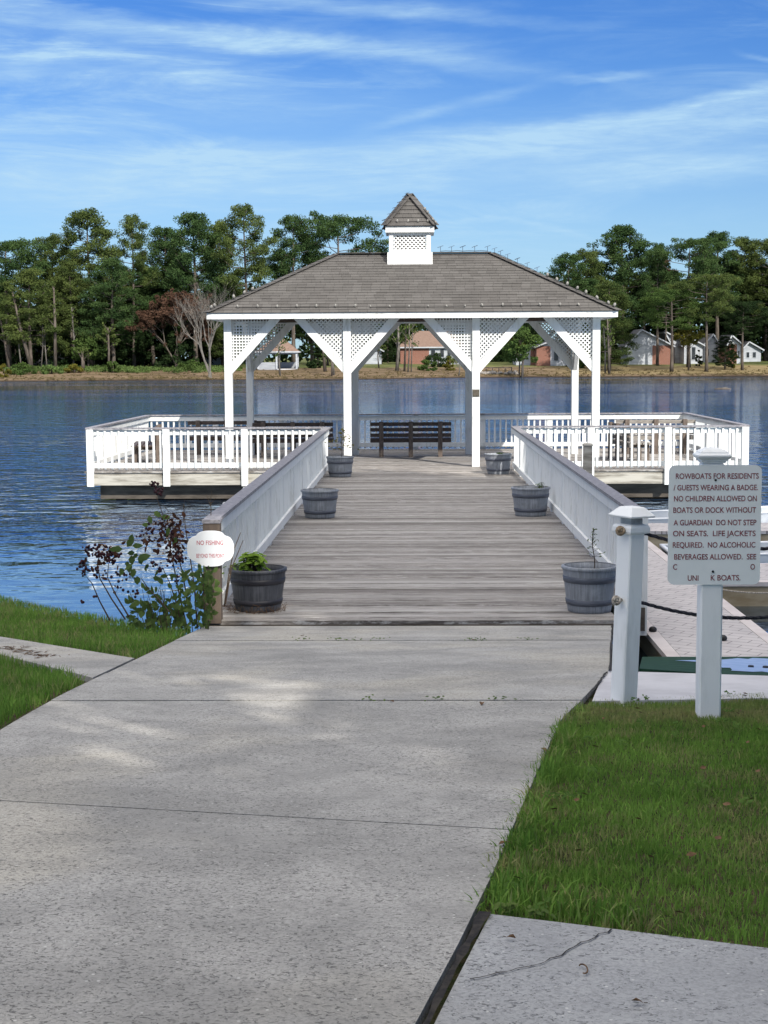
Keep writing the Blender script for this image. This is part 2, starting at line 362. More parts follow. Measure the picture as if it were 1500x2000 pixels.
M['clover']=leaf_mat('lawn_weed_leaves',(.06,.12,.03),(.12,.20,.05),.3,12)
M['shore_tuft']=leaf_mat('dry_shore_tufts',(.045,.035,.015),(.17,.135,.07),.1,.6)
M['wither']=leaf_mat('withered_dark_leaves',(.035,.012,.012),(.12,.065,.04),.2,12)
M['seed']=simple('dark_seed_heads',(.014,.005,.010),(.05,.012,.016),.8,30)
M['stem']=simple('weed_stems',(.045,.03,.022),(.09,.065,.04),.8,10)
M['pale_seed']=simple('pale_dry_husks',(.50,.40,.33),(.32,.22,.16),.8,30)
def grass_mat(name,a,b_,dry):
    m=bpy.data.materials.new(name); m.use_nodes=True; t=NT(m.node_tree); t.n.clear()
    out=t.new('ShaderNodeOutputMaterial'); G=t.new('ShaderNodeNewGeometry'); P=G.outputs['Position']
    n=t.noise(P,1.6,4,.6); n2=t.noise(t.map(P,(1,1,1),(4,4,0)),3.4,4,.6); rp=G.outputs['Random Per Island']
    c=t.mix(t.m('ADD',t.m('MULTIPLY',t.rng(n,.3,.7),.6),t.m('MULTIPLY',rp,.4)),a,b_)
    y=t.xyz(P)[1]
    dr=t.m('MULTIPLY',t.rng(t.m('ADD',n2,t.m('MULTIPLY',rp,.3)),.66,.86,0,1),.8)
    c=t.mix(dr,c,dry)
    band=t.m('MULTIPLY',t.rng(y,7.0,7.6,0,.55),t.rng(n2,.35,.6,.3,1))
    right=t.rng(t.xyz(P)[0],.2,.6,0,1)
    c=t.mix(t.m('MULTIPLY',band,right),c,dry)
    d=t.new('ShaderNodeBsdfDiffuse'); tr=t.new('ShaderNodeBsdfTranslucent'); mx=t.new('ShaderNodeMixShader'); mx.inputs[0].default_value=.3
    t.lk(c,d.inputs[0]); t.lk(c,tr.inputs[0]); t.lk(d.outputs[0],mx.inputs[1]); t.lk(tr.outputs[0],mx.inputs[2]); t.lk(mx.outputs[0],out.inputs[0]); return m
M['grass']=grass_mat('lawn_blades',(.080,.175,.030),(.225,.385,.075),(.33,.29,.14))
M['metal']=simple('galvanised_metal',(.35,.35,.36),(.5,.5,.52),.4,20,metal=.6)
M['black']=simple('black_plastic',(.012,.012,.013),(.03,.03,.032),.5,20)
M['rope']=simple('black_rope',(.012,.012,.018),(.04,.04,.05),.8,60)
M['rope_end']=simple('frayed_rope_end',(.25,.21,.17),(.5,.46,.4),.8,60)
M['sign']=simple('sign_board',(.78,.81,.79),(.84,.86,.84),.5,4,coord='World')
M['sign_white']=simple('white_sign_board',(.76,.78,.79),(.82,.83,.83),.5,4,coord='World')
M['red_letter']=simple('dark_red_letters',(.20,.035,.045),(.28,.07,.08),.6,60,coord='World')
M['pink_letter']=simple('faded_red_letters',(.42,.03,.06),(.50,.10,.13),.6,60,coord='World')
M['boat_white']=simple('white_boat_hull',(.72,.74,.76),(.8,.81,.82),.35,2,sp=.5)
M['boat_in']=simple('boat_interior',(.38,.42,.46),(.5,.53,.56),.5,3)
M['boat_blue']=simple('pale_blue_hull',(.30,.38,.52),(.4,.47,.58),.4,3)
M['dock_side']=simple('tan_dock_float',(.26,.20,.12),(.40,.34,.24),.8,1.6,(1,1,3),coord='World')
def dock_mat():
    m,t,b=new_mat('beige_dock_tiles'); P=t.new('ShaderNodeNewGeometry').outputs['Position']; x,y,z=t.xyz(P)
    br=t.new('ShaderNodeTexBrick'); br.inputs['Scale'].default_value=1; br.offset=.5
    br.inputs['Brick Width'].default_value=.30; br.inputs['Row Height'].default_value=.145; br.inputs['Mortar Size'].default_value=.006
    t.lk(t.map(P,(1,1,1),rot=(0,0,.55)),br.inputs['Vector'])
    n=t.noise(P,2.5,4,.6)
    a=t.mix(t.rng(n,.3,.7),(.42,.39,.38),(.50,.465,.45)); br.inputs['Mortar'].default_value=(.17,.15,.15,1)
    t.lk(a,br.inputs['Color1']); t.lk(a,br.inputs['Color2'])
    t.lk(br.outputs[0],b.inputs['Base Color']); b.inputs['Roughness'].default_value=.7; return m
M['dock']=dock_mat()
M['dock_edge']=simple('dock_border',(.50,.45,.43),(.57,.52,.50),.7,3,coord='World')
M['carpet']=simple('green_outdoor_carpet',(.004,.028,.014),(.012,.05,.026),.95,14,coord='World')
M['carpet_blue']=simple('worn_blue_patch',(.20,.30,.50),(.27,.37,.58),.6,8,coord='World')
M['solar']=simple('small_lamp_plastic',(.24,.23,.21),(.14,.14,.13),.4,20)
M['panel']=simple('small_solar_panel',(.06,.08,.11),(.10,.12,.16),.25,20)
M['plaque']=simple('dark_plaque',(.05,.045,.035),(.09,.08,.06),.6,20)
M['dry_leaf']=simple('fallen_brown_leaf',(.09,.05,.025),(.17,.10,.05),.9,30)
# ------------------------------------------------------------ ground
GP=[(-400,3),(-50,1.5),(0,.95),(4,.9),(7.6,.65),(13.2,.04),(14,-.06),(17,-.3),(26,-.4)]
def g0(y): return float(np.interp(y,[a for a,b in GP],[b for a,b in GP]))
def g(y): return (g0(y-.8)+g0(y-.4)+g0(y)+g0(y+.4)+g0(y+.8))/5
APR=[(3.0,-.05),(3.33,.008),(4.125,.181),(5.09,.344),(7.3,.716),(7.96,.885),(9.33,1.194),(10.06,1.303),(11.47,1.485),(14.0,1.83)]
def xr(y): return float(np.interp(y,[a for a,b in APR],[b for a,b in APR])) if y>3.33 else .008+(y-3.33)*.2176
def edge_y(x):
    return float(np.interp(x,[-80,-30,-12,-7,-4.7,-3.3,-2.0,-1.95,1.25,1.35,8,30,80],[26,25,24,20,17.3,15.3,13.35,13.3,13.3,9.6,9.8,14,26]))
def shore_y(x):
    px=810+x/232*3000; s=float(np.interp(px,[-600,0,400,700,900,1200,1500,2500],[214,222,224,226,238,240,238,230]))
    return s+1.2*math.sin(x*.13)+.6*math.sin(x*.41)
def hz(x,y):
    if y<150:
        d=y-edge_y(x)
        if d<=0: return g(y)-.035
        return max(g(edge_y(x))-.035-d*1.3, -1.4-min(d*.03,1.2))
    d=y-shore_y(x)
    if d<0: return max(-2.6,-.75+d*.35)
    return float(np.interp(d,[0,.35,3,14,26,45,70,900],[-.75,-.42,-.2,.35,1.0,1.45,1.6,3]))+.05*math.sin(x*.3+y*.2)
def build_ground():
    xs=np.concatenate([[-1500,-700,-400,-250,-160],np.arange(-110,-12,2.0),np.arange(-12,12,.25),np.arange(12,110,2.0),[160,250,400,700,1500]])
    ys=np.concatenate([[-600,-200,-60,-20],np.arange(-6,0,1),np.arange(0,28,.2),[30,40,70,120,150,190,205],np.arange(212,246,.35),np.arange(246,300,2),[320,360,450,700,1200,2500]])
    V=[(x,y,hz(x,y)) for y in ys for x in xs]; n=len(xs)
    F=[(j*n+i,j*n+i+1,(j+1)*n+i+1,(j+1)*n+i) for j in range(len(ys)-1) for i in range(n-1)]
    m,t,b=new_mat('lawn_and_shore_soil'); P=t.new('ShaderNodeNewGeometry').outputs['Position']; x,y,z=t.xyz(P)
    n1=t.noise(P,9,5,.6); near=t.mix(t.rng(n1,.35,.65),(.028,.040,.013),(.075,.062,.035))
    n2=t.noise(t.map(P,(.05,.35,1)),1.2,6,.65); n3=t.noise(P,.25,5,.6)
    sand=t.mix(t.rng(n2,.35,.65),(.075,.055,.030),(.165,.120,.078)); 
    bank_col=t.mix(t.rng(z,-.62,-.30,0,1),(.03,.022,.016),sand)  # darker towards the waterline
    gr=t.mix(t.rng(n3,.3,.7),(.045,.065,.02),(.12,.12,.045))
    straw=t.mix(t.rng(n3,.3,.7),(.15,.115,.055),(.22,.175,.095))
    rt=t.rng(x,20,28,0,1); c=t.mix(t.m('MULTIPLY',rt,t.rng(z,-.3,-.1,0,1)),bank_col,straw)
    zz=t.m('ADD',z,t.m('MULTIPLY',t.m('SUBTRACT',n3,.5),.9))
    c=t.mix(t.rng(zz,.8,1.05,0,1),c,gr)
    c=t.mix(t.m('GREATER_THAN',y,100),near,c)
    t.lk(c,b.inputs['Base Color']); b.inputs['Roughness'].default_value=.95; spec(b,.1)
    bp=t.new('ShaderNodeBump'); bp.inputs['Distance'].default_value=.03; t.lk(n1,bp.inputs['Height']); t.lk(bp.outputs[0],b.inputs['Normal'])
    me=bpy.data.meshes.new('ground'); me.from_pydata(V,[],F); me.update(); me.polygons.foreach_set('use_smooth',[True]*len(me.polygons))
    tag(link('ground',me,m),kind='structure')
build_ground()
def build_water():
    m,t,b=new_mat('lake_water'); P=t.new('ShaderNodeNewGeometry').outputs['Position']; x,y,z=t.xyz(P)
    b.inputs['Base Color'].default_value=(.003,.012,.030,1); b.inputs['Roughness'].default_value=.045; b.inputs['IOR'].default_value=1.48; spec(b,.5); b.inputs['Specular Tint'].default_value=(.74,.90,1,1)
    w1=t.noise(t.map(P,(1.0,1.25,1),rot=(0,0,.25)),1.15,2,.5,.5)
    w2=t.noise(t.map(P,(1.1,1.8,1),rot=(0,0,-.3)),3.6,2,.5,.4)
    w3=t.noise(t.map(P,(.10,.28,1)),1,3,.5); w4=t.noise(t.map(P,(.45,.75,1),rot=(0,0,.15)),1,2,.5,.4)
    amp=t.rng(y,17,33,.10,1.0); big=t.noise(t.map(P,(.02,.06,1)),1,3,.5); amp=t.m('MULTIPLY',amp,t.rng(big,.40,.60,.35,1.3))
    h=t.m('ADD',t.m('ADD',t.m('MULTIPLY',w1,.30),t.m('MULTIPLY',w2,.06)),t.m('ADD',t.m('MULTIPLY',w3,.10),t.m('MULTIPLY',w4,.16)))
    bp=t.new('ShaderNodeBump'); bp.inputs['Distance'].default_value=1.0; t.lk(t.m('MULTIPLY',h,1.0),bp.inputs['Height']); t.lk(amp,bp.inputs['Strength'])
    t.lk(bp.outputs[0],b.inputs['Normal'])
    gl=t.new('ShaderNodeBsdfGlossy'); gl.inputs['Color'].default_value=(.58,.78,1,1); gl.inputs['Roughness'].default_value=.05; t.lk(bp.outputs[0],gl.inputs['Normal'])
    mx=t.new('ShaderNodeMixShader'); mx.inputs[0].default_value=.30; out=t.n['Material Output']; t.lk(b.outputs[0],mx.inputs[1]); t.lk(gl.outputs[0],mx.inputs[2]); t.lk(mx.outputs[0],out.inputs[0])
    mb=MB(); mb.add([(-1500,6,-.65),(1500,6,-.65),(1500,260,-.65),(-1500,260,-.65)],[(0,1,2,3)])
    tag(mb.build('lake_water',m),kind='structure')
build_water()
def slab(name,poly_fn,y0,y1,mat,top=0.0,th=.16,step=.25):
    # strip between left(y) and right(y), following the ground profile
    n=max(2,int((y1-y0)/step)); ys=[y0+(y1-y0)*i/n for i in range(n+1)]; mb=MB(); c=.012
    vs=[];fs=[]
    for y in ys:
        l,r=poly_fn(y); z=g(y)+top
        vs+=[(l,y,z-th),(l,y,z-c),(l+c,y,z),(r-c,y,z),(r,y,z-c),(r,y,z-th)]
    for i in range(n):
        for k in range(5): a=i*6+k; fs.append((a,a+1,a+7,a+6)[::-1])
    fs+=[(0,1,2,3,4,5),tuple(n*6+k for k in (5,4,3,2,1,0))]
    return mb.add(vs,fs)
def flat_poly(name,pts,mat,top=0,th=.2,sub=14,kind='structure'):
    # quad a,b,c,d subdivided so that it follows the ground
    a,b,c,d=[Vector((p[0],p[1],0)) for p in pts]; vs=[];fs=[]
    for j in range(sub+1):
        for i in range(sub+1):
            u,v=i/sub,j/sub; p=(a*(1-u)+b*u)*(1-v)+(d*(1-u)+c*u)*v; vs.append((p.x,p.y,g(p.y)+top))
    n=sub+1
    for j in range(sub):
        for i in range(sub): fs.append((j*n+i,j*n+i+1,(j+1)*n+i+1,(j+1)*n+i))
    ring=[i for i in range(n)]+[j*n+sub for j in range(1,n)]+[sub*n+i for i in range(sub-1,-1,-1)]+[j*n for j in range(sub-1,0,-1)]
    base=len(vs)
    for r in ring: vs.append((vs[r][0],vs[r][1],vs[r][2]-th))
    k=len(ring)
    for i in range(k): j=(i+1)%k; fs.append((ring[j],ring[i],base+i,base+j))
    mb=MB().add(vs,fs); o=mb.build(name,mat); tag(o,kind=kind); return o
L=-1.93
JT=[(-2,-2),(5.56,5.02),(7.955,7.955),(9.40,9.40),(12.12,12.12),(13.905,13.905)]
def panel_mesh(pts,top=0,th=.16,sub=12):
    a,b,c,d=[Vector((p[0],p[1],0)) for p in pts]; vs=[];fs=[]
    for j in range(sub+1):
        for i in range(sub+1):
            u,v=i/sub,j/sub; p=(a*(1-u)+b*u)*(1-v)+(d*(1-u)+c*u)*v
            if u==1 and p.y>3: p.x=xr(p.y)-.012
            vs.append((p.x,p.y,g(p.y)+top))
    n=sub+1
    for j in range(sub):
        for i in range(sub): fs.append((j*n+i,j*n+i+1,(j+1)*n+i+1,(j+1)*n+i))
    ring=[i for i in range(n)]+[j*n+sub for j in range(1,n)]+[sub*n+i for i in range(sub-1,-1,-1)]+[j*n for j in range(sub-1,0,-1)]
    base=len(vs); inn=[]
    for r in ring: vs.append((vs[r][0],vs[r][1],vs[r][2]-th))
    k=len(ring)
    for i in range(k): j=(i+1)%k; fs.append((ring[j],ring[i],base+i,base+j))
    return vs,fs
mb=MB(); jf=MB()
for i in range(5):
    (l0,r0),(l1,r1)=JT[i],JT[i+1]; e=.008
    mb.add(*panel_mesh([(L,l0+e),(xr(r0)-.012,r0+e),(xr(r1)-.012,r1-e),(L,l1-e)],top=random.uniform(-.003,.003)))
    if i<4: x1=xr(r1)-.02; jf.add([(L+.01,l1-.012,g(l1)-.02),(x1,r1-.012,g(r1)-.02),(x1,r1+.012,g(r1)-.02),(L+.01,l1+.012,g(l1)-.02)],[(0,1,2,3)])
tag(mb.build('concrete_walkway',M['conc']),kind='structure'); tag(jf.build('walkway_joint',M['dark_joint']),kind='structure')
flat_poly('side_path',[(-1.955,9.13),(-1.955,10.50),(-6.2,16.4),(-5.7,15.3)],M['conc'])
flat_poly('corner_path',[(-.425,1.2),(3.2,1.2),(3.2,2.95),(.205,4.10)],M['conc2'],top=-.004)
flat_poly('dock_landing',[(.93,7.96),(3.6,8.3),(3.6,8.75),(1.20,9.60)],M['ledge'],top=-.006,th=.35)
# retaining wall under the walkway end and the landing
def crack(name,pts,w,mat,dz=.004,label=None):
    mb=MB(); vs=[];fs=[]
    for i,(x,y) in enumerate(pts):
        ww=w*(.5+random.random()); d=Vector((pts[min(i+1,len(pts)-1)][0]-pts[max(i-1,0)][0],pts[min(i+1,len(pts)-1)][1]-pts[max(i-1,0)][1],0)).normalized(); s=Vector((-d.y,d.x,0))*ww/2
        vs+=[(x-s.x,y-s.y,g(y)+dz),(x+s.x,y+s.y,g(y)+dz)]
        if i: fs.append((2*i-2,2*i-1,2*i+1,2*i))
    mb.add(vs,fs); return mb
def wiggle(a,b,n,amp):
    return [(a[0]+(b[0]-a[0])*i/n+random.uniform(-amp,amp)*(0<i<n),a[1]+(b[1]-a[1])*i/n+random.uniform(-amp,amp)*(0<i<n)) for i in range(n+1)]
ck=crack('c',wiggle((.13,3.602),(.30,3.70),7,.005)+wiggle((.31,3.705),(.52,3.965),12,.010),.0035,None,dz=.0)
tag(ck.build('pavement_crack',M['dark_joint']),kind='structure')
jt=crack('j',wiggle((.190,4.1),(-.137,2.6),24,.003),.026,None,dz=.003)
tag(jt.build('expansion_joint',M['dark_joint']),kind='structure')
js=MB()
for a,b,w,n,am in [((1.195,9.45),(.90,7.98),.012,24,.004),((1.80,13.9),(1.22,9.5),.012,20,.004)]:
    c_=crack('s',wiggle(a,b,n,am),w,None,dz=.003); js.add(c_.v,c_.f)
tag(js.build('edge_joint',M['dark_joint']),kind='structure')
# seawall of boards under the apron's end and right flank
mb=MB(); mb.box(-1.93,1.80,13.72,13.9,-1.2,-.2)
mb.prism([(1.18,9.62),(1.26,9.62),(1.78,13.85),(1.70,13.85)],-1.3,-.18)
mb.prism([(1.2,9.50),(3.6,8.72),(3.6,8.62),(1.2,9.4)],-1.3,.16)
tag(mb.build('retaining_wall',M['dark_wood']),'dark timber retaining wall below the end of the concrete walkway','wall')
# ------------------------------------------------------------ grass
def inside(px,py,poly):
    c=np.zeros(len(px),bool); n=len(poly); j=n-1
    for i in range(n):
        xi,yi=poly[i];xj,yj=poly[j]
        with np.errstate(divide='ignore',invalid='ignore'):
            t=((yi>py)!=(yj>py))&(px<(xj-xi)*(py-yi)/(yj-yi)+xi)
        c^=t; j=i
    return c
def grass(name,poly,dens,h,w,label,rng,lean=.5,bare=0):
    P=np.array(poly); x0,y0=P.min(0);x1,y1=P.max(0); n=int((x1-x0)*(y1-y0)*dens)
    X=rng.uniform(x0,x1,n);Y=rng.uniform(y0,y1,n)
    # clumping
    K=int((x1-x0)*(y1-y0)*60)+1; cx=rng.uniform(x0,x1,K);cy=rng.uniform(y0,y1,K); ch=rng.random(K)
    m=inside(X,Y,poly); X=X[m];Y=Y[m]; n=len(X)
    ci=rng.integers(0,K,n//3); X=np.concatenate([X,cx[ci]+rng.normal(0,.03,len(ci))]);Y=np.concatenate([Y,cy[ci]+rng.normal(0,.03,len(ci))])
    m=inside(X,Y,poly); X=X[m];Y=Y[m]; n=len(X)
    ph=.5+.5*np.sin(X*5.1+1.3*np.sin(Y*3.7))*np.sin(Y*4.3+1.7*np.sin(X*2.9))
    H=h*(.35+.5*rng.random(n)+.45*ph*rng.random(n)); Z=np.array([g(y) for y in np.linspace(y0,y1,200)]); Zg=np.interp(Y,np.linspace(y0,y1,200),Z)-.03
    a=rng.uniform(0,2*np.pi,n); ln=rng.normal(0,lean,n)*H; dx=np.cos(a)*ln; dy=np.sin(a)*ln
    b=rng.uniform(0,2*np.pi,n); ww=w*(.6+.8*rng.random(n)); sx=np.cos(b)*ww/2; sy=np.sin(b)*ww/2
    p0=np.stack([X-sx,Y-sy,Zg],1);p1=np.stack([X+sx,Y+sy,Zg],1)
    mx=X+dx*.45;my=Y+dy*.45;mz=Zg+H*.6
    p2=np.stack([mx+sx*.7,my+sy*.7,mz],1);p3=np.stack([mx-sx*.7,my-sy*.7,mz],1)
    tp=np.stack([X+dx,Y+dy,Zg+H*(1-.25*np.abs(ln/H)**2).clip(.4,1)],1)
    nv=n; V=np.concatenate([p0,p1,p2,p3,tp]); i=np.arange(n)
    me=bpy.data.meshes.new(name); me.vertices.add(5*n); me.vertices.foreach_set('co',V.astype(np.float32).ravel())
    q=np.stack([i,i+n,i+2*n,i+3*n],1).ravel(); t3=np.stack([i+3*n,i+2*n,i+4*n],1).ravel()
    me.loops.add(7*n); me.loops.foreach_set('vertex_index',np.concatenate([q,t3]).astype(np.int32))
    me.polygons.add(2*n); me.polygons.foreach_set('loop_start',np.concatenate([np.arange(n)*4,4*n+np.arange(n)*3]).astype(np.int32))
    me.update(calc_edges=True); o=link(name,me,M['grass'])
    tag(o,label,'grass',kind='stuff'); return n
rg=np.random.default_rng(3)
lawnR=[(.25,4.125),(1.0,3.84),(3.1,3.05),(4.5,8.6),(2.3,8.36),(1.93,8.33),(.93,8.0),(.73,7.3),(.36,5.09),(.205,4.3)]
lawnR=[(x+rg.uniform(-.0,.0),y) for x,y in lawnR]
grass('grass',lawnR,9500,.036,.0038,'shaded green lawn between the walkway and the notice board',rg)
grass('grass',[(.19,4.12),(.40,4.06),(.62,3.98),(.64,4.15),(.35,4.35),(.42,5.09),(.79,7.3),(.70,7.3),(.33,5.09),(.24,4.5)],3500,.085,.006,'longer ragged grass overhanging the lawn edge by the walkway',rg,.6)
C1=[(.22+.03*i,4.095-.03*i*.384+.012*math.sin(i*1.7)*math.sin(i*.6)) for i in range(90)]
grass('grass',C1+[(x+.01,y+.05) for x,y in C1[::-1]],1500,.04,.004,'thin dry fringe of grass along the grey corner path',rg,1.1)
EDG=[(xr(y)-.035+.02*math.sin(y*9)*math.sin(y*3.3),y) for y in np.arange(4.15,7.95,.12)]
grass('grass',EDG+[(x+.10,y) for x,y in EDG[::-1]],4200,.06,.005,'ragged fringe of grass creeping over the walkway edge',rg,.9)
grass('grass',[(-1.96,10.6),(-1.97,13.3),(-3.3,15.35),(-4.75,17.4),(-7,20),(-7.8,19.2),(-4.6,14.2)],1500,.085,.007,'green grass strip between the side path and the lake',rg)
grass('grass',[(-1.98,9.0),(-4.8,13.6),(-6,13),(-4,7),(-1.99,6.9)],3000,.10,.006,'tall lush grass at left edge of the walkway',rg,.45)
# ------------------------------------------------------------ pier
pier=empty('pier',(0,33,0),'grey weathered timber pier with ramp leading to a wide square platform on the lake','pier')
PV=Vector((0,-33,0))
def pbuild(mb,name,mat,parent=pier,off=PV,smooth=False):
    return mb.build(name,mat,parent,smooth,loc=off)
LX,RX=-1.93,2.2
mb=MB(); y=13.97; k=0
while y<32.9:
    dz=random.uniform(-.003,.003); mb.cbox(LX+random.uniform(-.006,.006),(1.86 if y<14.9 else RX)+random.uniform(-.006,.006),y+.004,y+.142,-.038+dz,dz,.004); y+=.146
pbuild(mb,'ramp_deck',M['deck'])
mb=MB()
while y<40.75:
    dz=random.uniform(-.003,.003)
    if True:
        a=-7.12+random.uniform(-.006,.006); e=7.17; cut=random.uniform(-3,3)
        mb.cbox(a,cut-.002,y+.004,y+.142,-.038+dz,dz,.004); mb.cbox(cut+.002,e,y+.004,y+.142,-.038+dz,dz,.004)
    y+=.146
pbuild(mb,'platform_deck',M['deck'])
mb=MB(); mb.box(-7.08,-1.99,32.96,33.0,-.30,-.085); mb.box(2.26,7.13,32.96,33.0,-.30,-.085)
mb.box(-7.10,-7.06,33.0,40.7,-.30,-.085); mb.box(7.11,7.15,33.0,40.7,-.30,-.085); mb.box(-7.06,7.11,40.66,40.7,-.30,-.085)
mb.box(-7.10,-2.0,32.985,33.03,-.083,-.042); mb.box(2.26,7.15,32.985,33.03,-.083,-.042)
pbuild(mb,'fascia_board',M['fascia'])
mb=MB(); mb.box(-1.98,-1.94,14,32.95,-.27,-.042); mb.box(2.21,2.25,14.9,32.95,-.27,-.042); mb.box(-1.93,1.86,13.95,13.99,-.12,-.04)
for q in (-.9,.2,1.3): mb.box(q,q+.05,14.05,32.9,-.25,-.045)
for q in range(-6,8): mb.box(q-.02,q+.02,33.05,40.6,-.26,-.045)
pbuild(mb,'joist',M['dark_wood'])
mb=MB(); mb.box(-6.85,6.95,33.25,33.37,-.62,-.31); mb.box(-6.85,6.95,40.2,40.3,-.62,-.31); mb.box(-6.85,-6.75,33.38,40.19,-.62,-.31); mb.box(6.85,6.95,33.38,40.19,-.62,-.31)
pbuild(mb,'support_beam',M['dark_wood'])
pil=MB().lathe([(.001,-2.6),(.13,-2.6),(.125,-.3),(.001,-.3)],12).mesh('piling',True); pil.materials.append(M['dark_wood'])
for (x,y) in [(x,y) for x in (-6.5,-3.3,0,3.3,6.6) for y in (33.8,37,40)]+[(x,y) for x in (-1.7,1.95) for y in (17,21,25,29)]:
    link('piling',pil,None,pier,(x,y-33,0))
# railings --------------------------------------------------------------
def baluster_mesh():
    w=.021; mb=MB(); mb.add([(-w,-w,.07),(w,-w,.07),(w,w,.03),(-w,w,.03),(-w,-w,.875),(w,-w,.875),(w,w,.875),(-w,w,.875)],[(3,2,1,0),(4,5,6,7),(0,1,5,4),(1,2,6,5),(2,3,7,6),(3,0,4,7)])
    me=mb.mesh('baluster'); me.materials.append(M['white']); return me
BAL=baluster_mesh()
def railing(label,p0,p1,out,nb,posts,endm=True,capmat=None,low=-.32,mat=None):
    # p0->p1 on plan; 'out' = unit outward normal (away from the deck)
    p0=Vector((*p0,0));p1=Vector((*p1,0)); L=(p1-p0).length; d=(p1-p0).normalized(); o=Vector((*out,0)); mat=mat or M['white']
    root=empty('railing',(p0+p1)/2,label,'railing','white railings with grey cap rails around the pier'); off=-(p0+p1)/2
    def B(m,n,mm): return m.build(n,mm,root,loc=off)
    B(MB().bar(p0-o*.0+Vector((0,0,.925)),p1+Vector((0,0,.925)),.145,.036),'cap_rail',capmat or M['cap'])
    B(MB().bar(p0-o*.02+Vector((0,0,.835)),p1-o*.02+Vector((0,0,.835)),.038,.11),'top_rail',mat)
    B(MB().bar(p0-o*.02+Vector((0,0,.125)),p1-o*.02+Vector((0,0,.125)),.038,.11),'bottom_rail',mat)
    pm=MB(); hw=.07; pm.box(-hw,hw,-hw,hw,low,.905); pme=pm.mesh('post'); pme.materials.append(mat)
    ps=[]
    for q in posts:
        c=p0+d*(q*L)+o*.065; ps.append(q*L); link('post',pme,None,root,c+off)
    for i in range(nb):
        q=(i+.5)/nb*L
        if any(abs(q-a)<.10 for a in ps): continue
        b=link('baluster',BAL,None,root,p0+d*q+o*.021+off)
        if abs(d.y)>.5: b.rotation_euler=(0,0,R(90) if o.x>0 else R(-90))
    return root
railing('white railing along the front of the left wing, nearest the left water',(-7.05,33.02),(-1.94,33.02),(0,-1),34,[.012,.335,.665])
railing('white railing along the front of the right wing, behind the notice board',(2.2,33.02),(7.12,33.02),(0,-1),33,[.32,.655,.988])
railing('sunlit white railing on the far left side of the platform',(-7.05,33.1),(-7.05,40.62),(-1,0),50,[.2,.4,.6,.8,.99])
railing('sunlit white railing on the far right side of the platform',(7.12,33.1),(7.12,40.62),(1,0),50,[.2,.4,.6,.8,.99])
railing('long white railing along the lake side, behind the benches',(-7.05,40.65),(7.12,40.65),(0,1),95,[.125,.25,.375,.5,.625,.75,.875])
railing('white ramp railing on the left, ending at the brown post',(LX+.06,14.1),(LX+.06,33.0),(-1,0),97,[i/10 for i in range(1,11)])
railing('white ramp railing on the right, ending behind the rope post',(RX-.06,15.0),(RX-.06,33.0),(1,0),97,[i/10 for i in range(0,11)])
# brown end post and its sign
bp=empty('end_post',(-1.86,14.0,-.02),'brown square end post of the left ramp railing, behind the small oval sign','post')
MB().cbox(-.08,.075,-.07,.07,0,.925,.006).build('post',M['brown_post'],bp)
MB().cbox(-.085,.08,-.078,.10,.927,.962,.004).build('cap',M['cap'],bp)
def text_mesh(name,txt,x0,x1,zb,caph,y,mat,parent,bold=0.0,rotz=None):
    cu=bpy.data.curves.new(name,'FONT'); cu.body=txt; cu.size=1; cu.extrude=.0; cu.offset=bold
    ob=bpy.data.objects.new(name,cu); COL.objects.link(ob); dg=bpy.context.evaluated_depsgraph_get(); dg.update()
    me=bpy.data.meshes.new_from_object(ob.evaluated_get(dg)); bpy.data.objects.remove(ob); bpy.data.curves.remove(cu)
    n=len(me.vertices); co=np.zeros(n*3,np.float32); me.vertices.foreach_get('co',co); co=co.reshape(-1,3)
    a,b=co[:,0].min(),co[:,0].max(); caps=.70
    X=x0+(co[:,0]-a)/(b-a)*(x1-x0); Z=zb+co[:,1]/caps*caph
    out=np.stack([X,np.full(n,y),Z],1); me.vertices.foreach_set('co',out.astype(np.float32).ravel()); me.update(); me.name=name
    me.materials.clear(); me.materials.append(mat); o=bpy.data.objects.new(name,me); COL.objects.link(o); o.parent=parent; return o
fs=empty('oval_sign',(-1.865,13.9,.68),'white scalloped oval sign forbidding fishing, fixed to the brown post','sign')
prof=[]
def scallop(n=96):
    pts=[]
    for i in range(n):
        a=2*math.pi*i/n; c,s_=math.cos(a),math.sin(a)
        r=1/((abs(c)/.215)**2.3+(abs(s_)/.165)**2.3)**(1/2.3)
        dd=min(abs(((math.degrees(a)-q+180)%360)-180) for q in (42,138,222,318)); r*=1-.085*math.exp(-(dd/9)**2)
        pts.append((r*c,r*s_))
    return pts
MB().prismy(scallop(),-.012,0).build('board',M['sign_white'],fs)
text_mesh('lettering','NO FISHING',-.125,.118,.035,.040,-.0135,M['pink_letter'],fs,.006)
text_mesh('lettering','BEYOND THIS POINT',-.130,.125,-.083,.036,-.0135,M['pink_letter'],fs,.004)
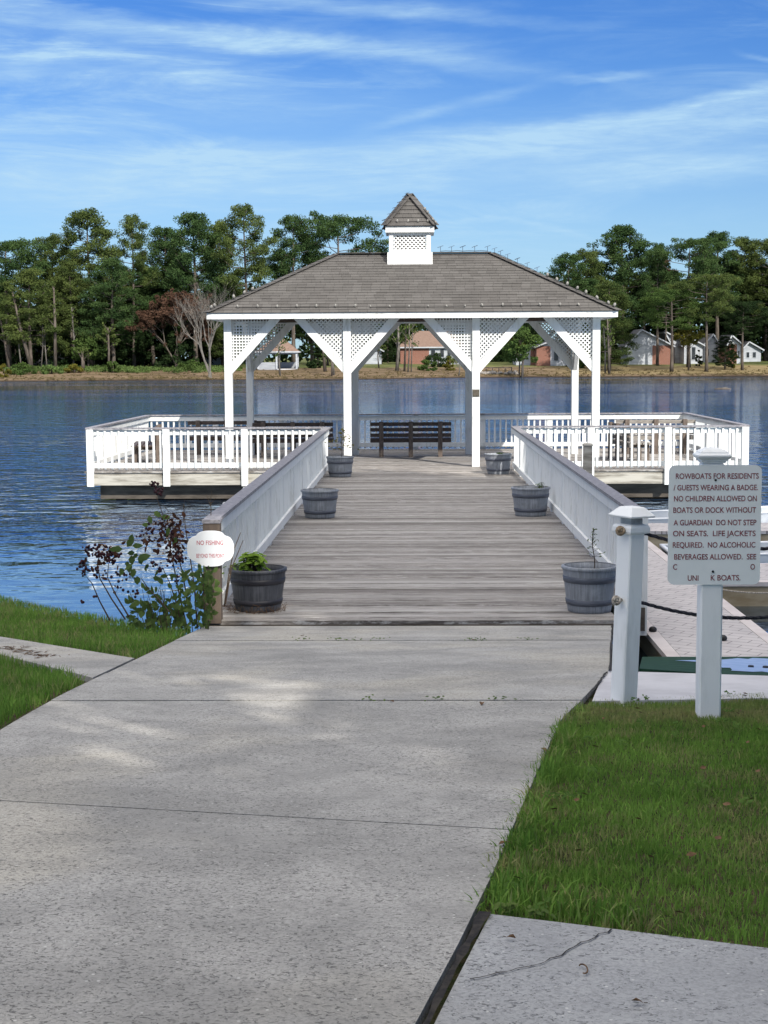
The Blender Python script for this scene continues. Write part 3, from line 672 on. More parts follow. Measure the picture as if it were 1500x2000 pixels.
# ------------------------------------------------------------ gazebo
PXs=[-4.11,-1.48,1.36,4.0]; FY,BY=34.08,38.5
gz=empty('gazebo',(-.05,36.3,0),'large white open pavilion with grey hipped shingle roof on the pier','gazebo'); GO=-Vector(gz.location)
def gb(mb,name,mat,parent=gz,smooth=False): return mb.build(name,mat,parent,smooth,loc=GO if parent is gz else None)
pm=MB().cbox(-.085,.085,-.085,.085,0,3.3,.008).mesh('post'); pm.materials.append(M['white'])
for y in (FY,BY):
    for x in PXs: link('post',pm,None,gz,Vector((x,y,0))+GO)
EX0,EX1,EY0,EY1=-4.52,4.42,33.66,38.94; ZE=3.40; RZ=4.83; RXa,RXb,RY=-1.80,1.80,36.3
def clip_seg(poly,p,d):
    t0,t1=-1e9,1e9; n=len(poly)
    ar=sum(poly[i][0]*poly[(i+1)%n][1]-poly[(i+1)%n][0]*poly[i][1] for i in range(n))
    if ar<0: poly=poly[::-1]
    for i in range(n):
        a=poly[i];b=poly[(i+1)%n]; nx,ny=-(b[1]-a[1]),(b[0]-a[0])
        num=nx*(p[0]-a[0])+ny*(p[1]-a[1]); den=nx*d[0]+ny*d[1]
        if abs(den)<1e-9:
            if num<0: return None
        else:
            t=-num/den
            if den>0: t0=max(t0,t)
            else: t1=min(t1,t)
    return (t0,t1) if t1-t0>.01 else None
def lattice(poly,diag,pitch,w,plane):   # plane(u,v,layer)->3D
    mb=MB(); us=[p[0] for p in poly];vs_=[p[1] for p in poly]; cx,cy=(min(us)+max(us))/2,(min(vs_)+max(vs_))/2; ext=max(max(us)-min(us),max(vs_)-min(vs_))
    for layer,ang in enumerate((45,135) if diag else (0,90)):
        d=(math.cos(R(ang)),math.sin(R(ang))); nrm=(-d[1],d[0]); k=int(ext/pitch)+2
        for i in range(-k,k+1):
            p=(cx+nrm[0]*i*pitch,cy+nrm[1]*i*pitch); r=clip_seg(poly,p,d)
            if not r: continue
            a=plane(p[0]+d[0]*r[0],p[1]+d[1]*r[0],layer); b=plane(p[0]+d[0]*r[1],p[1]+d[1]*r[1],layer)
            up=plane(0,0,1)-plane(0,0,0); mb.bar(a,b,w,.008,up.normalized())
    return mb
def brace(px,y,sgn,diag,thick,front):
    # brace in the xz plane from post (px) going sgn*x
    z0,z1=2.08,3.30; reach=1.19
    a=.085*sgn
    poly=[(px+a,z0),(px+a,z0+.25),(px+sgn*(reach-.24),z1),(px+sgn*reach,z1)]
    gb(MB().prismy(poly if sgn>0 else poly[::-1],y-.045,y+.045),'brace',M['white'])
    tri=[(px+a,z0+.25),(px+sgn*(reach-.24),z1),(px+a,z1)]
    oy=.0
    gb(lattice(tri,diag,.0665,.027,lambda u,v,l:Vector((u,y+oy+.010*l-.005,v))),'lattice_panel',M['white'])
def brace_y(x,py,sgn,diag):
    z0,z1=2.08,3.30; reach=1.19; a=.085*sgn
    mb=MB(); poly=[(py+a,z0),(py+a,z0+.25),(py+sgn*(reach-.24),z1),(py+sgn*reach,z1)]
    vs=[(x-.045,u,v) for u,v in poly]+[(x+.045,u,v) for u,v in poly]; mb.add(vs,[(0,1,2,3),(7,6,5,4)]+[(i,i+4,(i+1)%4+4,(i+1)%4) for i in range(4)]); gb(mb,'brace',M['white'])
    tri=[(py+a,z0+.25),(py+sgn*(reach-.24),z1),(py+a,z1)]
    gb(lattice(tri,diag,.0665,.027,lambda u,v,l:Vector((x+.010*l-.005,u,v))),'lattice_panel',M['white'])
for y,fr in ((FY,1),(BY,0)):
    for (i,s_,dg) in ((0,1,False),(1,-1,True),(1,1,True),(2,-1,False),(2,1,True),(3,-1,True)): brace(PXs[i],y,s_,dg,.09,fr)
for x in (PXs[0],PXs[3]): brace_y(x,FY,1,True); brace_y(x,BY,-1,True)
mb=MB()
for y in (FY,BY): mb.box(PXs[0]-.1,PXs[3]+.1,y-.09,y+.09,3.302,3.40)
for x in (PXs[0],PXs[3]): mb.box(x-.09,x+.09,FY+.092,BY-.092,3.302,3.40)
for x in np.arange(-3.4,3.6,.61):
    q=min(RY-EY0,x-EX0,EX1-x)-.25; zz_=ZE+q*.50-.12
    mb.bar((x,FY+.1,3.46),(x,EY0+q,zz_),.04,.12); mb.bar((x,BY-.1,3.46),(x,EY1-q,zz_),.04,.12)
gb(mb,'roof_frame',M['bench_leg'])
mb=MB(); mb.box(EX0,EX1,EY0,EY0+.03,3.27,3.40); mb.box(EX0,EX1,EY1-.03,EY1,3.27,3.40); mb.box(EX0,EX0+.03,EY0+.031,EY1-.031,3.27,3.40); mb.box(EX1-.03,EX1,EY0+.031,EY1-.031,3.27,3.40)
gb(mb,'fascia',M['white_worn'])
mb=MB(); mb.box(EX0+.032,EX1-.032,EY0+.032,FY-.095,3.29,3.30); mb.box(EX0+.032,EX1-.032,BY+.095,EY1-.032,3.29,3.30); mb.box(EX0+.032,PXs[0]-.1,FY-.09,BY+.09,3.29,3.30); mb.box(PXs[3]+.1,EX1-.032,FY-.09,BY+.09,3.29,3.30)
gb(mb,'soffit',M['white'])
def hip(corners,ridge,n,mat,name,th=.009):
    # corners: 4 eave corners ccw (x,y), z ; ridge: 2 points; stepped courses
    z0,z1=corners[0][2],ridge[0][2]; rnd=random.Random(3)
    c=[Vector(p) for p in corners]; r=[Vector(p) for p in ridge]
    faces=[(c[0],c[1],r[1],r[0]),(c[1],c[2],r[1],r[1]),(c[2],c[3],r[0],r[1]),(c[3],c[0],r[0],r[0])]
    mb=MB()
    for a,b,tb,ta in faces:
        nrm=(b-a).cross((ta+tb)/2-a).normalized()
        for k in range(n):
            u0,u1=k/n,(k+1)/n
            L0,R0_=a.lerp(ta,u0),b.lerp(tb,u0); L1,R1=a.lerp(ta,u1),b.lerp(tb,u1)
            lift=nrm*th; seg=max(1,int((R0_-L0).length/.30)); top=[];bot=[];low=[]
            for i in range(seg+1):
                q=i/seg; jit=nrm*rnd.uniform(-.004,.006); bot.append(L0.lerp(R0_,q)+lift+jit); low.append(L0.lerp(R0_,q)); top.append(L1.lerp(R1,q))
            vs=low+bot+top; m=seg+1; fs=[]
            for i in range(seg): fs+= [(i,i+1,m+i+1,m+i),(m+i,m+i+1,2*m+i+1,2*m+i)]
            mb.add(vs,fs)
    for e in ((c[0],r[0]),(c[1],r[1]),(c[2],r[1]),(c[3],r[0])):
        kk=max(3,int((e[1]-e[0]).length/.2))
        for i in range(kk): p=e[0].lerp(e[1],i/kk); q=e[0].lerp(e[1],(i+1.15)/kk) if i<kk-1 else e[1]; mb.bar(p+Vector((0,0,.022)),q+Vector((0,0,.010)),.20,.012)
    if (r[0]-r[1]).length>.1:
        mb.bar(r[0]+Vector((0,0,.02)),r[1]+Vector((0,0,.02)),.22,.02)
    return mb
gb(hip([(EX0-.02,EY0-.03,ZE),(EX1+.02,EY0-.03,ZE),(EX1+.02,EY1+.03,ZE),(EX0-.02,EY1+.03,ZE)],[(RXa,RY,RZ),(RXb,RY,RZ)],22,M['roof'],'roof'),'roof',M['roof'])
# cupola
cx,cy=-.09,36.3
cu=gb(MB().box(cx-.52,cx+.52,cy-.52,cy+.52,4.500,4.830),'cupola',M['white_worn'])
def cb(mb,name,mat): return mb.build(name,mat,cu)
for sx in (-1,1):
    for sy in (-1,1): cb(MB().box(cx+sx*.43-.05,cx+sx*.43+.05,cy+sy*.43-.05,cy+sy*.43+.05,4.832,5.280),'corner_post',M['white'])
cb(MB().box(cx-.379,cx+.379,cy-.47,cy-.44,5.220,5.280),'panel_rail',M['white']); cb(MB().box(cx-.379,cx+.379,cy-.47,cy-.44,4.832,4.880),'panel_rail',M['white'])
for s_ in (-1,1):
    cb(lattice([(cx-.38,4.870),(cx+.38,4.870),(cx+.38,5.240),(cx-.38,5.240)],True,.066,.028,lambda u,v,l:Vector((u,cy+s_*(.43+.008*l),v))),'lattice_panel',M['white'])
    cb(lattice([(cy-.38,4.870),(cy+.38,4.870),(cy+.38,5.240),(cy-.38,5.240)],True,.066,.028,lambda u,v,l:Vector((cx+s_*(.43+.008*l),u,v))),'lattice_panel',M['white'])
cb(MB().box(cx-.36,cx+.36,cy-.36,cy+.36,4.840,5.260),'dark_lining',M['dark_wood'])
mb=MB(); e=.56
mb.box(cx-e,cx+e,cy-e,cy-e+.03,5.280,5.420); mb.box(cx-e,cx+e,cy+e-.03,cy+e,5.280,5.420); mb.box(cx-e,cx-e+.03,cy-e+.031,cy+e-.031,5.280,5.420); mb.box(cx+e-.03,cx+e,cy-e+.031,cy+e-.031,5.280,5.420); mb.box(cx-e+.031,cx+e-.031,cy-e+.031,cy+e-.031,5.285,5.300)
cb(mb,'fascia',M['white_worn'])
e=.60; cb(hip([(cx-e,cy-e,5.420),(cx+e,cy-e,5.420),(cx+e,cy+e,5.420),(cx-e,cy+e,5.420)],[(cx,cy,6.200),(cx,cy,6.201)],8,M['roof'],'cr',.014),'cupola_roof',M['roof'])
pq=empty('plaque',(1.36,FY-.088,1.63),'small dark plaque fixed on the inner right gazebo post','plaque')
MB().box(-.075,.075,-.012,0,-.08,.08).build('plate',M['plaque'],pq); 
mb=MB(); [mb.box(-.05,.05,-.0135,-.0125,z,z+.008) for z in (-.04,-.01,.02,.05)]; mb.build('engraved_line',M['bench_leg'],pq)
# small solar lights on the roof
def bulb_mesh():
    mb=MB(); mb.lathe([(.001,0),(.022,.006),(.034,.035),(.034,.06),(.018,.09),(.001,.10)],10); me=mb.mesh('bulb',True); me.materials.append(M['solar']); return me
def clip_mesh():
    mb=MB(); mb.tube([(0,0,-.02),(0,0,.035)],.008,5); me=mb.mesh('clip'); me.materials.append(M['black']); return me
def pan_mesh():
    mb=MB(); mb.add([(-.06,-.028,.075),(.06,-.028,.115),(.06,.028,.115),(-.06,.028,.075),(-.06,-.028,.083),(.06,-.028,.123),(.06,.028,.123),(-.06,.028,.083)],[(3,2,1,0),(4,5,6,7),(0,1,5,4),(1,2,6,5),(2,3,7,6),(3,0,4,7)]); mb.tube([(0,0,-.02),(0,0,.09)],.006,5); me=mb.mesh('panel'); me.materials.append(M['panel']); return me
BU,CL,PN=bulb_mesh(),clip_mesh(),pan_mesh()
def light_string(name,label,pts,kind='bulb',cord=True,sag=.02,big=1.0):
    root=empty(name,pts[0],label,'string lights','strings of small lights on the pavilion roof'); o=-Vector(pts[0])
    for p in pts:
        b=link('bulb' if kind=='bulb' else 'solar_lamp',BU if kind=='bulb' else PN,None,root,Vector(p)+o); b.scale=(big,)*3
        if kind=='bulb':
            b.rotation_euler=(R(random.uniform(-30,10)),R(random.uniform(-25,25)),random.uniform(0,6))
            link('clip',CL,None,root,Vector(p)+o)
        else: b.rotation_euler=(0,0,random.uniform(-.4,.4))
    if cord:
        cp=[]
        for i in range(len(pts)-1):
            a,b=Vector(pts[i]),Vector(pts[i+1])
            for q in (0,.5): c=a.lerp(b,q); cp.append(c+Vector((0,0,.004+(.0 if q==0 else random.uniform(-.0,sag)))))
        cp.append(Vector(pts[-1])); MB().tube([c+o for c in cp],.006,4).build('cord',M['black'],root)
sl=(RZ-ZE)/(RY-EY0)
def on_front(x,dy): return (x,EY0+dy,ZE+dy*sl+.03)
light_string('string_lights','pale bulbs in a row along the left half of the front eave',[on_front(x,.16) for x in (-3.85,-3.42,-3.0,-2.56,-2.14,-1.72,-1.30)],sag=.0,big=.8)
light_string('string_lights','dark cord of small lights along the middle of the front eave',[on_front(x,.14) for x in (-.95,-.52,-.12,.30,.72,1.1)],sag=.0,big=.6)
light_string('string_lights','pale bulbs in a row along the right end of the front eave',[on_front(x,.16) for x in (1.5,1.93,2.33,2.75,3.18,3.6)],sag=.0,big=.8)
def on_hip(side,q):
    a=Vector((EX1,EY0,ZE)) if side>0 else Vector((EX0,EY0,ZE)); b=Vector((RXb if side>0 else RXa,RY,RZ)); return a.lerp(b,q)+Vector((0,0,.05))
light_string('string_lights','raised small lamps climbing the right hip of the gazebo roof',[on_hip(1,q) for q in (.03,.07,.15,.24,.31,.385,.46,.54)],'bulb',sag=.02,big=.95)
light_string('string_lights','small solar lamps on the upper right hip of the gazebo roof',[on_hip(1,q) for q in (.62,.70,.78,.86,.92,.97)],'panel',big=1.0)
light_string('string_lights','raised small lamps on the lower left hip of the gazebo roof',[on_hip(-1,q) for q in (.03,.06,.20,.27,.33)],'bulb',big=.95)
light_string('string_lights','small solar lamps standing on the roof ridge right of the cupola',[(x,RY,RZ+.05) for x in (.62,.88,1.14,1.42,1.72)],'panel',big=1.1)
def on_cup(q,s_): a=Vector((cx+s_*.6,cy-.6,5.42)); return a.lerp(Vector((cx,cy,6.17)),q)+Vector((0,0,.04))
light_string('string_lights','small lamps climbing the left hip of the cupola roof',[on_cup(q,-1) for q in (.02,.22,.42,.60,.80,.90)],'panel',big=.9)
light_string('string_lights','pale bulbs along the bottom edge of the cupola roof',[(cx+x,cy-.53,5.50) for x in (-.30,-.06,.17,.40)],'bulb',big=.85)
light_string('string_lights','small lamps hanging on the right hip of the cupola roof',[on_cup(q,1) for q in (0.0,.10,.34,.45)],'bulb',big=.8)
cbl=MB(); a=Vector((cx-.62,cy-.5,5.38)); b=Vector((cx-.98,cy-.15,4.78)); cbl.tube([a,a.lerp(b,.45)+Vector((-.0,0,-.03)),b],.007,4); tag(cbl.build('loose_cable',M['black']),'thin loose cable hanging from the cupola eave down to the ridge','cable')
# ------------------------------------------------------------ benches
def bench(mats,loc,rz,label):
    sl_,lg=mats; root=empty('bench',loc,label,'bench','slatted benches on the pier platform',rz)
    # back at y=0 (camera side), seat towards +y
    for z in (.80,.665,.53,.395): MB().cbox(-.99,.99,.04,.075,z-.045,z+.045,.005).build('back_slat',sl_,root)
    for y in (.14,.27,.40,.53): MB().cbox(-.99,.99,y-.055,y+.055,.415,.45,.005).build('seat_slat',sl_,root)
    for x in (-.72,0,.72):
        mb=MB(); mb.cbox(x-.055,x+.055,-.05,.035,0,.865,.006); mb.box(x-.04,x+.04,.036,.56,.34,.413); mb.box(x-.045,x+.045,.47,.56,0,.338); mb.build('leg',lg,root)
    return root
bench((M['bench'],M['bench_leg']),(-.09,37.5,0),0,'dark slatted bench facing the lake in the middle of the pavilion')
bench((M['bench'],M['bench_leg']),(-2.98,37.55,0),R(1),'dark slatted bench facing the lake, left of the middle bench')
bench((M['bench'],M['bench_leg']),(-4.75,38.75,0),R(-1),'dark slatted bench in the left wing near the lake railing')
bench((M['bench'],M['bench_leg']),(-6.0,35.9,0),R(97),'brown bench seen end-on behind the left wing railing')
bench((M['bench_grey'],M['bench_leg']),(6.0,38.3,0),R(1),'sunlit grey bench in the right wing facing the lake')
bench((M['bench_grey'],M['bench_leg']),(4.75,36.0,0),R(-84),'grey bench seen end-on in the right wing beside the gazebo')
# ------------------------------------------------------------ barrel planters
def barrel(loc,r,h,label,dark=False,soilz=None):
    root=empty('barrel_planter',loc,label,'planter','half-barrel planters along the ramp'); rb=r*.79
    def rr(z): return rb+(r-rb)*(z/h)**.9
    n=44; zs=[0,.004]+[h*k/14 for k in range(1,14)]+[h-.004,h]
    prof=[(.001,0),(rr(0)-.004,0)]+[(rr(z),z) for z in zs[1:]]+[(rr(h)+.004,h),(rr(h)-.018,h+.002),(rr(h)-.022,h-.05),(rr(h)-.03,soilz or h-.07),(.001,soilz or h-.07)]
    MB().lathe(prof,n).build('tub',M['barrel_dark'] if dark else M['barrel'],root,True)
    for a,b in ((.66,.80),(.16,.29)):
        z0,z1=h*a,h*b; pr=[(rr(z0)-.003,z0),(rr(z0)+.007,z0+.003),(rr((z0+z1)/2)+.008,(z0+z1)/2),(rr(z1)+.007,z1-.003),(rr(z1)-.003,z1)]
        MB().lathe(pr,n).build('hoop',M['barrel_dark_band'] if dark else M['barrel_band'],root,True)
    pr=[(rr(h-.03),h-.03),(rr(h)+.010,h-.022),(rr(h)+.010,h+.004),(rr(h)-.016,h+.007)]
    MB().lathe(pr,n).build('rim',M['barrel_dark'] if dark else M['barrel'],root,True)
    s=soilz or h-.06; mb=MB(); vs=[(0,0,s+.01)]+[((rr(h)-.028)*math.cos(t*math.pi/12),(rr(h)-.028)*math.sin(t*math.pi/12),s+random.uniform(-.01,.012)) for t in range(24)]
    mb.add(vs,[(0,i+1,(i+1)%24+1) for i in range(24)]).build('soil',M['soil'],root,True)
    return root
b1=barrel((-1.51,14.6,0),.272,.40,'black half-barrel planter with lime green leaves at foot of ramp, left side',True)
b2=barrel((1.66,14.5,0),.258,.43,'grey half-barrel planter with a thin twig beside the rope post')
b3=barrel((-1.44,23.2,0),.28,.42,'empty grey half-barrel planter halfway up the ramp on the left')
b4=barrel((1.77,23.4,0),.29,.43,'grey half-barrel planter halfway up the ramp on the right')
b5=barrel((-1.52,31.3,0),.275,.41,'grey half-barrel planter with a tall yellow stalk by the gazebo post')
b6=barrel((1.74,31.9,0),.28,.42,'grey half-barrel planter striped by railing shadows near the gazebo')
def leaf_quads(P,Nrm,L,Wd,rng):          # proper pointed leaves, 6-gon each
    out=[]
    for p,n,l,w in zip(P,Nrm,L,Wd):
        n=Vector(n).normalized(); a=Vector((rng.normal(),rng.normal(),rng.normal()*.4)); a=(a-n*a.dot(n)).normalized(); b=n.cross(a); p=Vector(p)
        out+=[p,p+a*l*.3+b*w*.5,p+a*l*.68+b*w*.38,p+a*l-n*l*.12,p+a*l*.68-b*w*.38,p+a*l*.3-b*w*.5]
    return np.array([tuple(v) for v in out])
def pot_plant(name,loc,mat,n,spread,hh,l,w,label,cat='plant',seed=1):
    rng=np.random.default_rng(seed); root=empty(name,loc,label,cat)
    P=np.stack([rng.normal(0,spread,n),rng.normal(0,spread*.8,n),rng.random(n)**.7*hh],1); P[:,:2]*= (1-.5*P[:,2:]/hh)
    N=P/ np.linalg.norm(P+1e-6,axis=1)[:,None]+np.array([0,-.2,1.0])
    link('foliage',np_mesh('foliage',leaf_quads(P,N,l*(.6+.7*rng.random(n)),w*(.6+.6*rng.random(n)),rng),6),mat,root)
    mb=MB()
    for i in range(0,n,4): mb.tube([(P[i][0]*.3,P[i][1]*.3,-.03),(P[i][0]*.8,P[i][1]*.8,P[i][2]*.5),tuple(P[i])],.004,4)
    mb.build('stem',M['stem'],root); return root
pot_plant('leafy_plant',(-1.56,14.58,.36),M['lime_leaf'],150,.085,.19,.09,.06,'lime green leafy plant growing in the black barrel planter','plant',2)
pot_plant('leafy_plant',(-1.72,14.52,.35),M['weed_leaf'],30,.05,.10,.06,.035,'low reddish green weed at the left rim of the black planter','plant',3)
pot_plant('leafy_plant',(1.93,23.42,.36),M['weed_leaf'],35,.05,.14,.06,.03,'small dark weed at rim of the right middle planter','plant',5)
pot_plant('leafy_plant',(1.76,31.9,.35),M['weed_leaf'],60,.09,.09,.05,.03,'low weeds in the planter striped by railing shadows','plant',6)
def stalk(name,loc,h,mat,label,n=40,seed=1,spread=.05,lean=(0,0),top=.4,l=.03):
    rng=np.random.default_rng(seed); root=empty(name,loc,label,'plant'); mb=MB(); pts=[(lean[0]*q*h+.01*math.sin(q*7),lean[1]*q*h,q*h) for q in np.linspace(0,1,8)]
    mb.tube(pts,[.005*(1-.6*q)+.001 for q in np.linspace(0,1,8)],5)
    P=[];N=[]
    for i in range(n):
        q=top+(1-top)*rng.random(); base=Vector((lean[0]*q*h,lean[1]*q*h,q*h)); s=spread*(1.15-q)*2
        tip=base+Vector((rng.normal()*s,rng.normal()*s,abs(rng.normal())*.03)); mb.tube([base,tip],.0018,3); P.append(tip); N.append((rng.normal(),rng.normal()-.5,1))
    mb.build('stem',M['stem'],root); link('foliage',np_mesh('foliage',leaf_quads(P,N,np.full(n,l),np.full(n,l*.45),rng),6),mat,root); return root
stalk('thin_twig_plant',(1.70,14.5,.38),.40,M['weed_leaf'],'thin upright twig with tiny leaves in the right front planter',34,4,.03,(-.03,0),.3,.03)
stalk('yellow_stalk_plant',(-1.50,31.3,.34),.62,M['yellow_leaf'],'tall yellow-green stalk in the planter by the left gazebo post',70,5,.10,(.05,0),.3,.06)
# dried grass around the black barrel
rng=np.random.default_rng(12); mb=MB()
for i in range(70):
    a=rng.uniform(math.pi*1.0,math.pi*2.0); r=.22+rng.random()*.08; p=Vector((-1.51+r*math.cos(a),14.6+r*math.sin(a)*.95,.0)); d=Vector((rng.normal()*.05,-abs(rng.normal())*.04,rng.random()*.09)); mb.tube([p,p+d*.6+Vector((0,0,.02)),p+d],[.002,.0018,.001],3)
tag(mb.build('dry_weeds',M['dry_leaf']),'dry reddish weeds around the foot of the black planter','weeds',kind='stuff')
# ------------------------------------------------------------ notice board
nb=empty('notice_board',(1.452,7.464,.62),'pale grey notice board about rowboats on a white post in the lawn','sign')
MB().cbox(-.054,.054,-.0,.108,0,1.265,.008).build('post',M['white_clean'],nb)
mb=MB()
def sq(prof,mb,c=(0,0)):
    for i in range(len(prof)-1):
        a,z0=prof[i];b,z1=prof[i+1]
        vs=[(c[0]-a,c[1]-a,z0),(c[0]+a,c[1]-a,z0),(c[0]+a,c[1]+a,z0),(c[0]-a,c[1]+a,z0),(c[0]-b,c[1]-b,z1),(c[0]+b,c[1]-b,z1),(c[0]+b,c[1]+b,z1),(c[0]-b,c[1]+b,z1)]
        mb.add(vs,[(k,(k+1)%4,(k+1)%4+4,k+4) for k in range(4)])
    return mb
sq([(.001,1.266),(.056,1.266),(.058,1.275),(.064,1.277),(.064,1.283),(.072,1.287),(.080,1.298),(.080,1.305),(.068,1.315),(.066,1.320),(.052,1.330),(.030,1.338),(.001,1.341)],mb,(0,.054))
mb.build('post_cap',M['white_clean'],nb)
SZ=1.585-.62   # board centre height above base
def rrect(w,h,r,n=6):
    pts=[]
    for cx_,cz_,a0 in ((w/2-r,h/2-r,0),(-w/2+r,h/2-r,90),(-w/2+r,-h/2+r,180),(w/2-r,-h/2+r,270)):
        for i in range(n+1): a=R(a0+90*i/n); pts.append((cx_+r*math.cos(a),cz_+r*math.sin(a)))
    return pts
MB().prismy([(x+.006,z+SZ) for x,z in rrect(.448,.585,.032)],-.008,-.001).build('board',M['sign'],nb)
def sgx(px): return (px-1393)/402+.006
def sgz(py): return SZ+(1025.5-py)/402
rows=[('ROWBOATS FOR RESIDENTS',1316,1477,934.5),('/ GUESTS WEARING A BADGE.',1312,1476,957),('NO CHILDREN ALLOWED ON',1313,1474,978.5),('BOATS OR DOCK WITHOUT',1312,1473,1001),('A GUARDIAN  DO NOT STEP',1313,1474,1025.5),('ON SEATS.  LIFE JACKETS',1312,1473,1047),('REQUIRED.  NO ALCOHOLIC',1312,1473,1069.5),('BEVERAGES ALLOWED.  SEE',1315,1475,1093),('C',1313,1321,1113),('O',1464,1473,1113),('UNI',1342,1363,1135),('K BOATS.',1387,1445,1134.5)]
for tx,a,b,yb in rows: text_mesh('lettering',tx,sgx(a),sgx(b),sgz(yb),.0265,-.0095,M['red_letter'],nb,.012)
bo=MB().lathe([(.001,0),(.006,.0),(.006,.004),(.001,.005)],10).mesh('bolt'); bo.materials.append(M['black'])
for px,py in ((1393.5,937),(1391,1117)):
    o=link('bolt',bo,None,nb,(sgx(px),-.0085,sgz(py))); o.rotation_euler=(R(90),0,0)
# ------------------------------------------------------------ rope posts and ropes
def rope_post(loc,rz,lean,label):
    root=empty('rope_post',loc,label,'post','white rope posts at the boat landing'); root.rotation_euler=(0,R(lean),0)
    ins=bpy.data.objects
    a=.052
    pb=MB().cbox(-a,a,-a,a,-.05,.895,.006).build('post',M['white_clean'],root); pb.rotation_euler=(0,0,rz)
    c=sq([(.05,.88),(.066,.885),(.07,.895),(.07,.915),(.062,.928),(.046,.932),(.001,.932)],MB()).build('collar',M['white_clean'],root); c.rotation_euler=(0,0,rz)
    c=sq([(.04,.932),(.040,.968),(.001,.968)],MB())
    for k in range(6):
        for s_ in (-1,1):
            x=-.034+k*.0136; c.box(x-.002,x+.002,s_*.041-.002,s_*.041+.002,.935,.965)
    c.build('lamp_neck',M['metal'],root).rotation_euler=(0,0,rz)
    c=sq([(.001,.968),(.082,.968),(.086,.973),(.086,.978),(.048,1.018),(.040,1.022),(.001,1.026)],MB()).build('lamp_cap',M['white_clean'],root); c.rotation_euler=(0,0,rz)
    return root
RPL=(1.105,8.03,.60)
rope_post(RPL,R(36),1.9,'white square rope post with lamp cap, between walkway and notice board')
rope_post((2.50,8.30,.55),R(36),0,'white square rope post to the right of the notice board')
def rope(name,label,pts,r=.0095):
    root=empty(name,pts[0],label,'rope','ropes hung between the white rope posts'); o=-Vector(pts[0]); n=len(pts)
    for s_ in range(3):
        q=[]
        P=[Vector(p)+o for p in pts]; fine=[]
        for i in range(n-1):
            for k in range(6): fine.append(P[i].lerp(P[i+1],k/6))
        fine.append(P[-1])
        for i,p in enumerate(fine): a=i*.75+s_*2.094; q.append(p+Vector((0,math.cos(a)*r*.5,math.sin(a)*r*.5)))
        MB().tube(q,r*.62,6).build('strand',M['rope'],root,True)
    return root
def cat(a,b,sag,n=14): a=Vector(a);b=Vector(b); return [a.lerp(b,i/n)+Vector((0,0,-sag*4*(i/n)*(1-i/n))) for i in range(n+1)]
pa=W(1254,1040,8.03); pb=(2.44,8.26,pa.z+.02); rope('rope','upper black rope passing behind the notice board',cat(pa,pb,.115))
pa2=W(1250,1176,8.03); rope('rope','lower black rope sagging between the rope posts',cat(pa2,(2.44,8.26,pa2.z+.0),.105))
def knot(px,py,mat,label,seed):
    c=W(px,py,7.965); rng=np.random.default_rng(seed); root=empty('rope_knot',c,label,'knot','rope knots on the left rope post'); mb=MB(); pts=[]
    for i in range(46):
        t_=i*.52; rad=.021*(.6+.4*math.sin(t_*.37)); pts.append((rad*math.cos(t_),.009*math.sin(t_*1.3),rad*math.sin(t_)*.95))
    mb.tube(pts,.0075,6).build('coil',mat,root,True)
    MB().tube([(.0,.0,0),(.03,.03,.0)],.009,6).build('rope_end',mat,root,True)
knot(1212,1037,simple('tan_rope_knot',(.22,.16,.10),(.36,.28,.2),.8,60),'tan rope knot on the upper part of the rope post',1)
knot(1204,1173,M['rope_end'],'whitish rope knot on the lower part of the rope post',2)
# ------------------------------------------------------------ floating dock, boats
fd=empty('floating_dock',(2.92,14,-.35),'beige tiled floating dock with side fingers beside the ramp','dock'); FO=-Vector(fd.location)
def db(mb,name,mat): return mb.build(name,mat,fd,loc=FO)
mb=MB(); mb.box(2.45,3.39,14.0,25.5,-.40,-.35); mb.box(3.54,8.5,18.85,20.30,-.40,-.35); mb.box(3.54,8.5,24.3,25.5,-.40,-.35); db(mb,'dock_tiles',M['dock'])
mb=MB(); mb.box(2.32,2.445,14.0,25.5,-.40,-.348); mb.box(3.395,3.52,14.0,25.5,-.40,-.348)
mb.box(3.54,8.5,18.70,18.845,-.40,-.347); mb.box(3.54,8.5,20.305,20.42,-.40,-.347); db(mb,'dock_border',M['dock_edge'])
mb=MB(); mb.box(2.38,3.46,14.08,25.4,-.72,-.402); mb.box(3.54,8.5,18.72,20.40,-.70,-.402); mb.box(3.54,8.5,24.32,25.48,-.70,-.402); db(mb,'dock_float',M['dock_side'])
kb=MB().lathe([(.001,0),(.035,0),(.042,.015),(.036,.035),(.018,.048),(.001,.05)],14).mesh('dock_cap',True); kb.materials.append(M['black'])
for px,py in ((1275,1233),(1412,1250)):
    p=CP+(W(px,py,10)-CP); d=(W(px,py,10)-CP); t_=(-.345-2.4)/d.z; q=CP+d*t_; link('fastener_knob',kb,None,fd,q+FO)
gw=empty('gangway',(2.2,9.6,.44),'gangway with worn green carpet between the landing and floating dock','gangway'); GW=-Vector(gw.location)
A=[Vector((1.42,9.62,.435)),Vector((3.1,9.0,.435)),Vector((3.75,13.98,-.345)),Vector((2.09,13.98,-.345))]
def gp(u,v,dz=0): return A[0].lerp(A[1],u).lerp(A[3].lerp(A[2],u),v)+Vector((0,0,dz))
mb=MB(); n=8; vs=[gp(u,v/n) for v in range(n+1) for u in (0,1)]+[gp(u,v/n,-.06) for v in range(n+1) for u in (0,1)]; m_=2*(n+1); fs_=[]
for i in range(n): a=2*i; fs_+=[(a,a+1,a+3,a+2),(a,a+2,m_+a+2,m_+a),(a+1,m_+a+1,m_+a+3,a+3),(m_+a,m_+a+2,m_+a+3,m_+a+1)]
fs_+=[(0,m_,m_+1,1)]
mb.add(vs,fs_).build('carpet',M['carpet'],gw,loc=GW)
rg2=random.Random(4); outl=[]
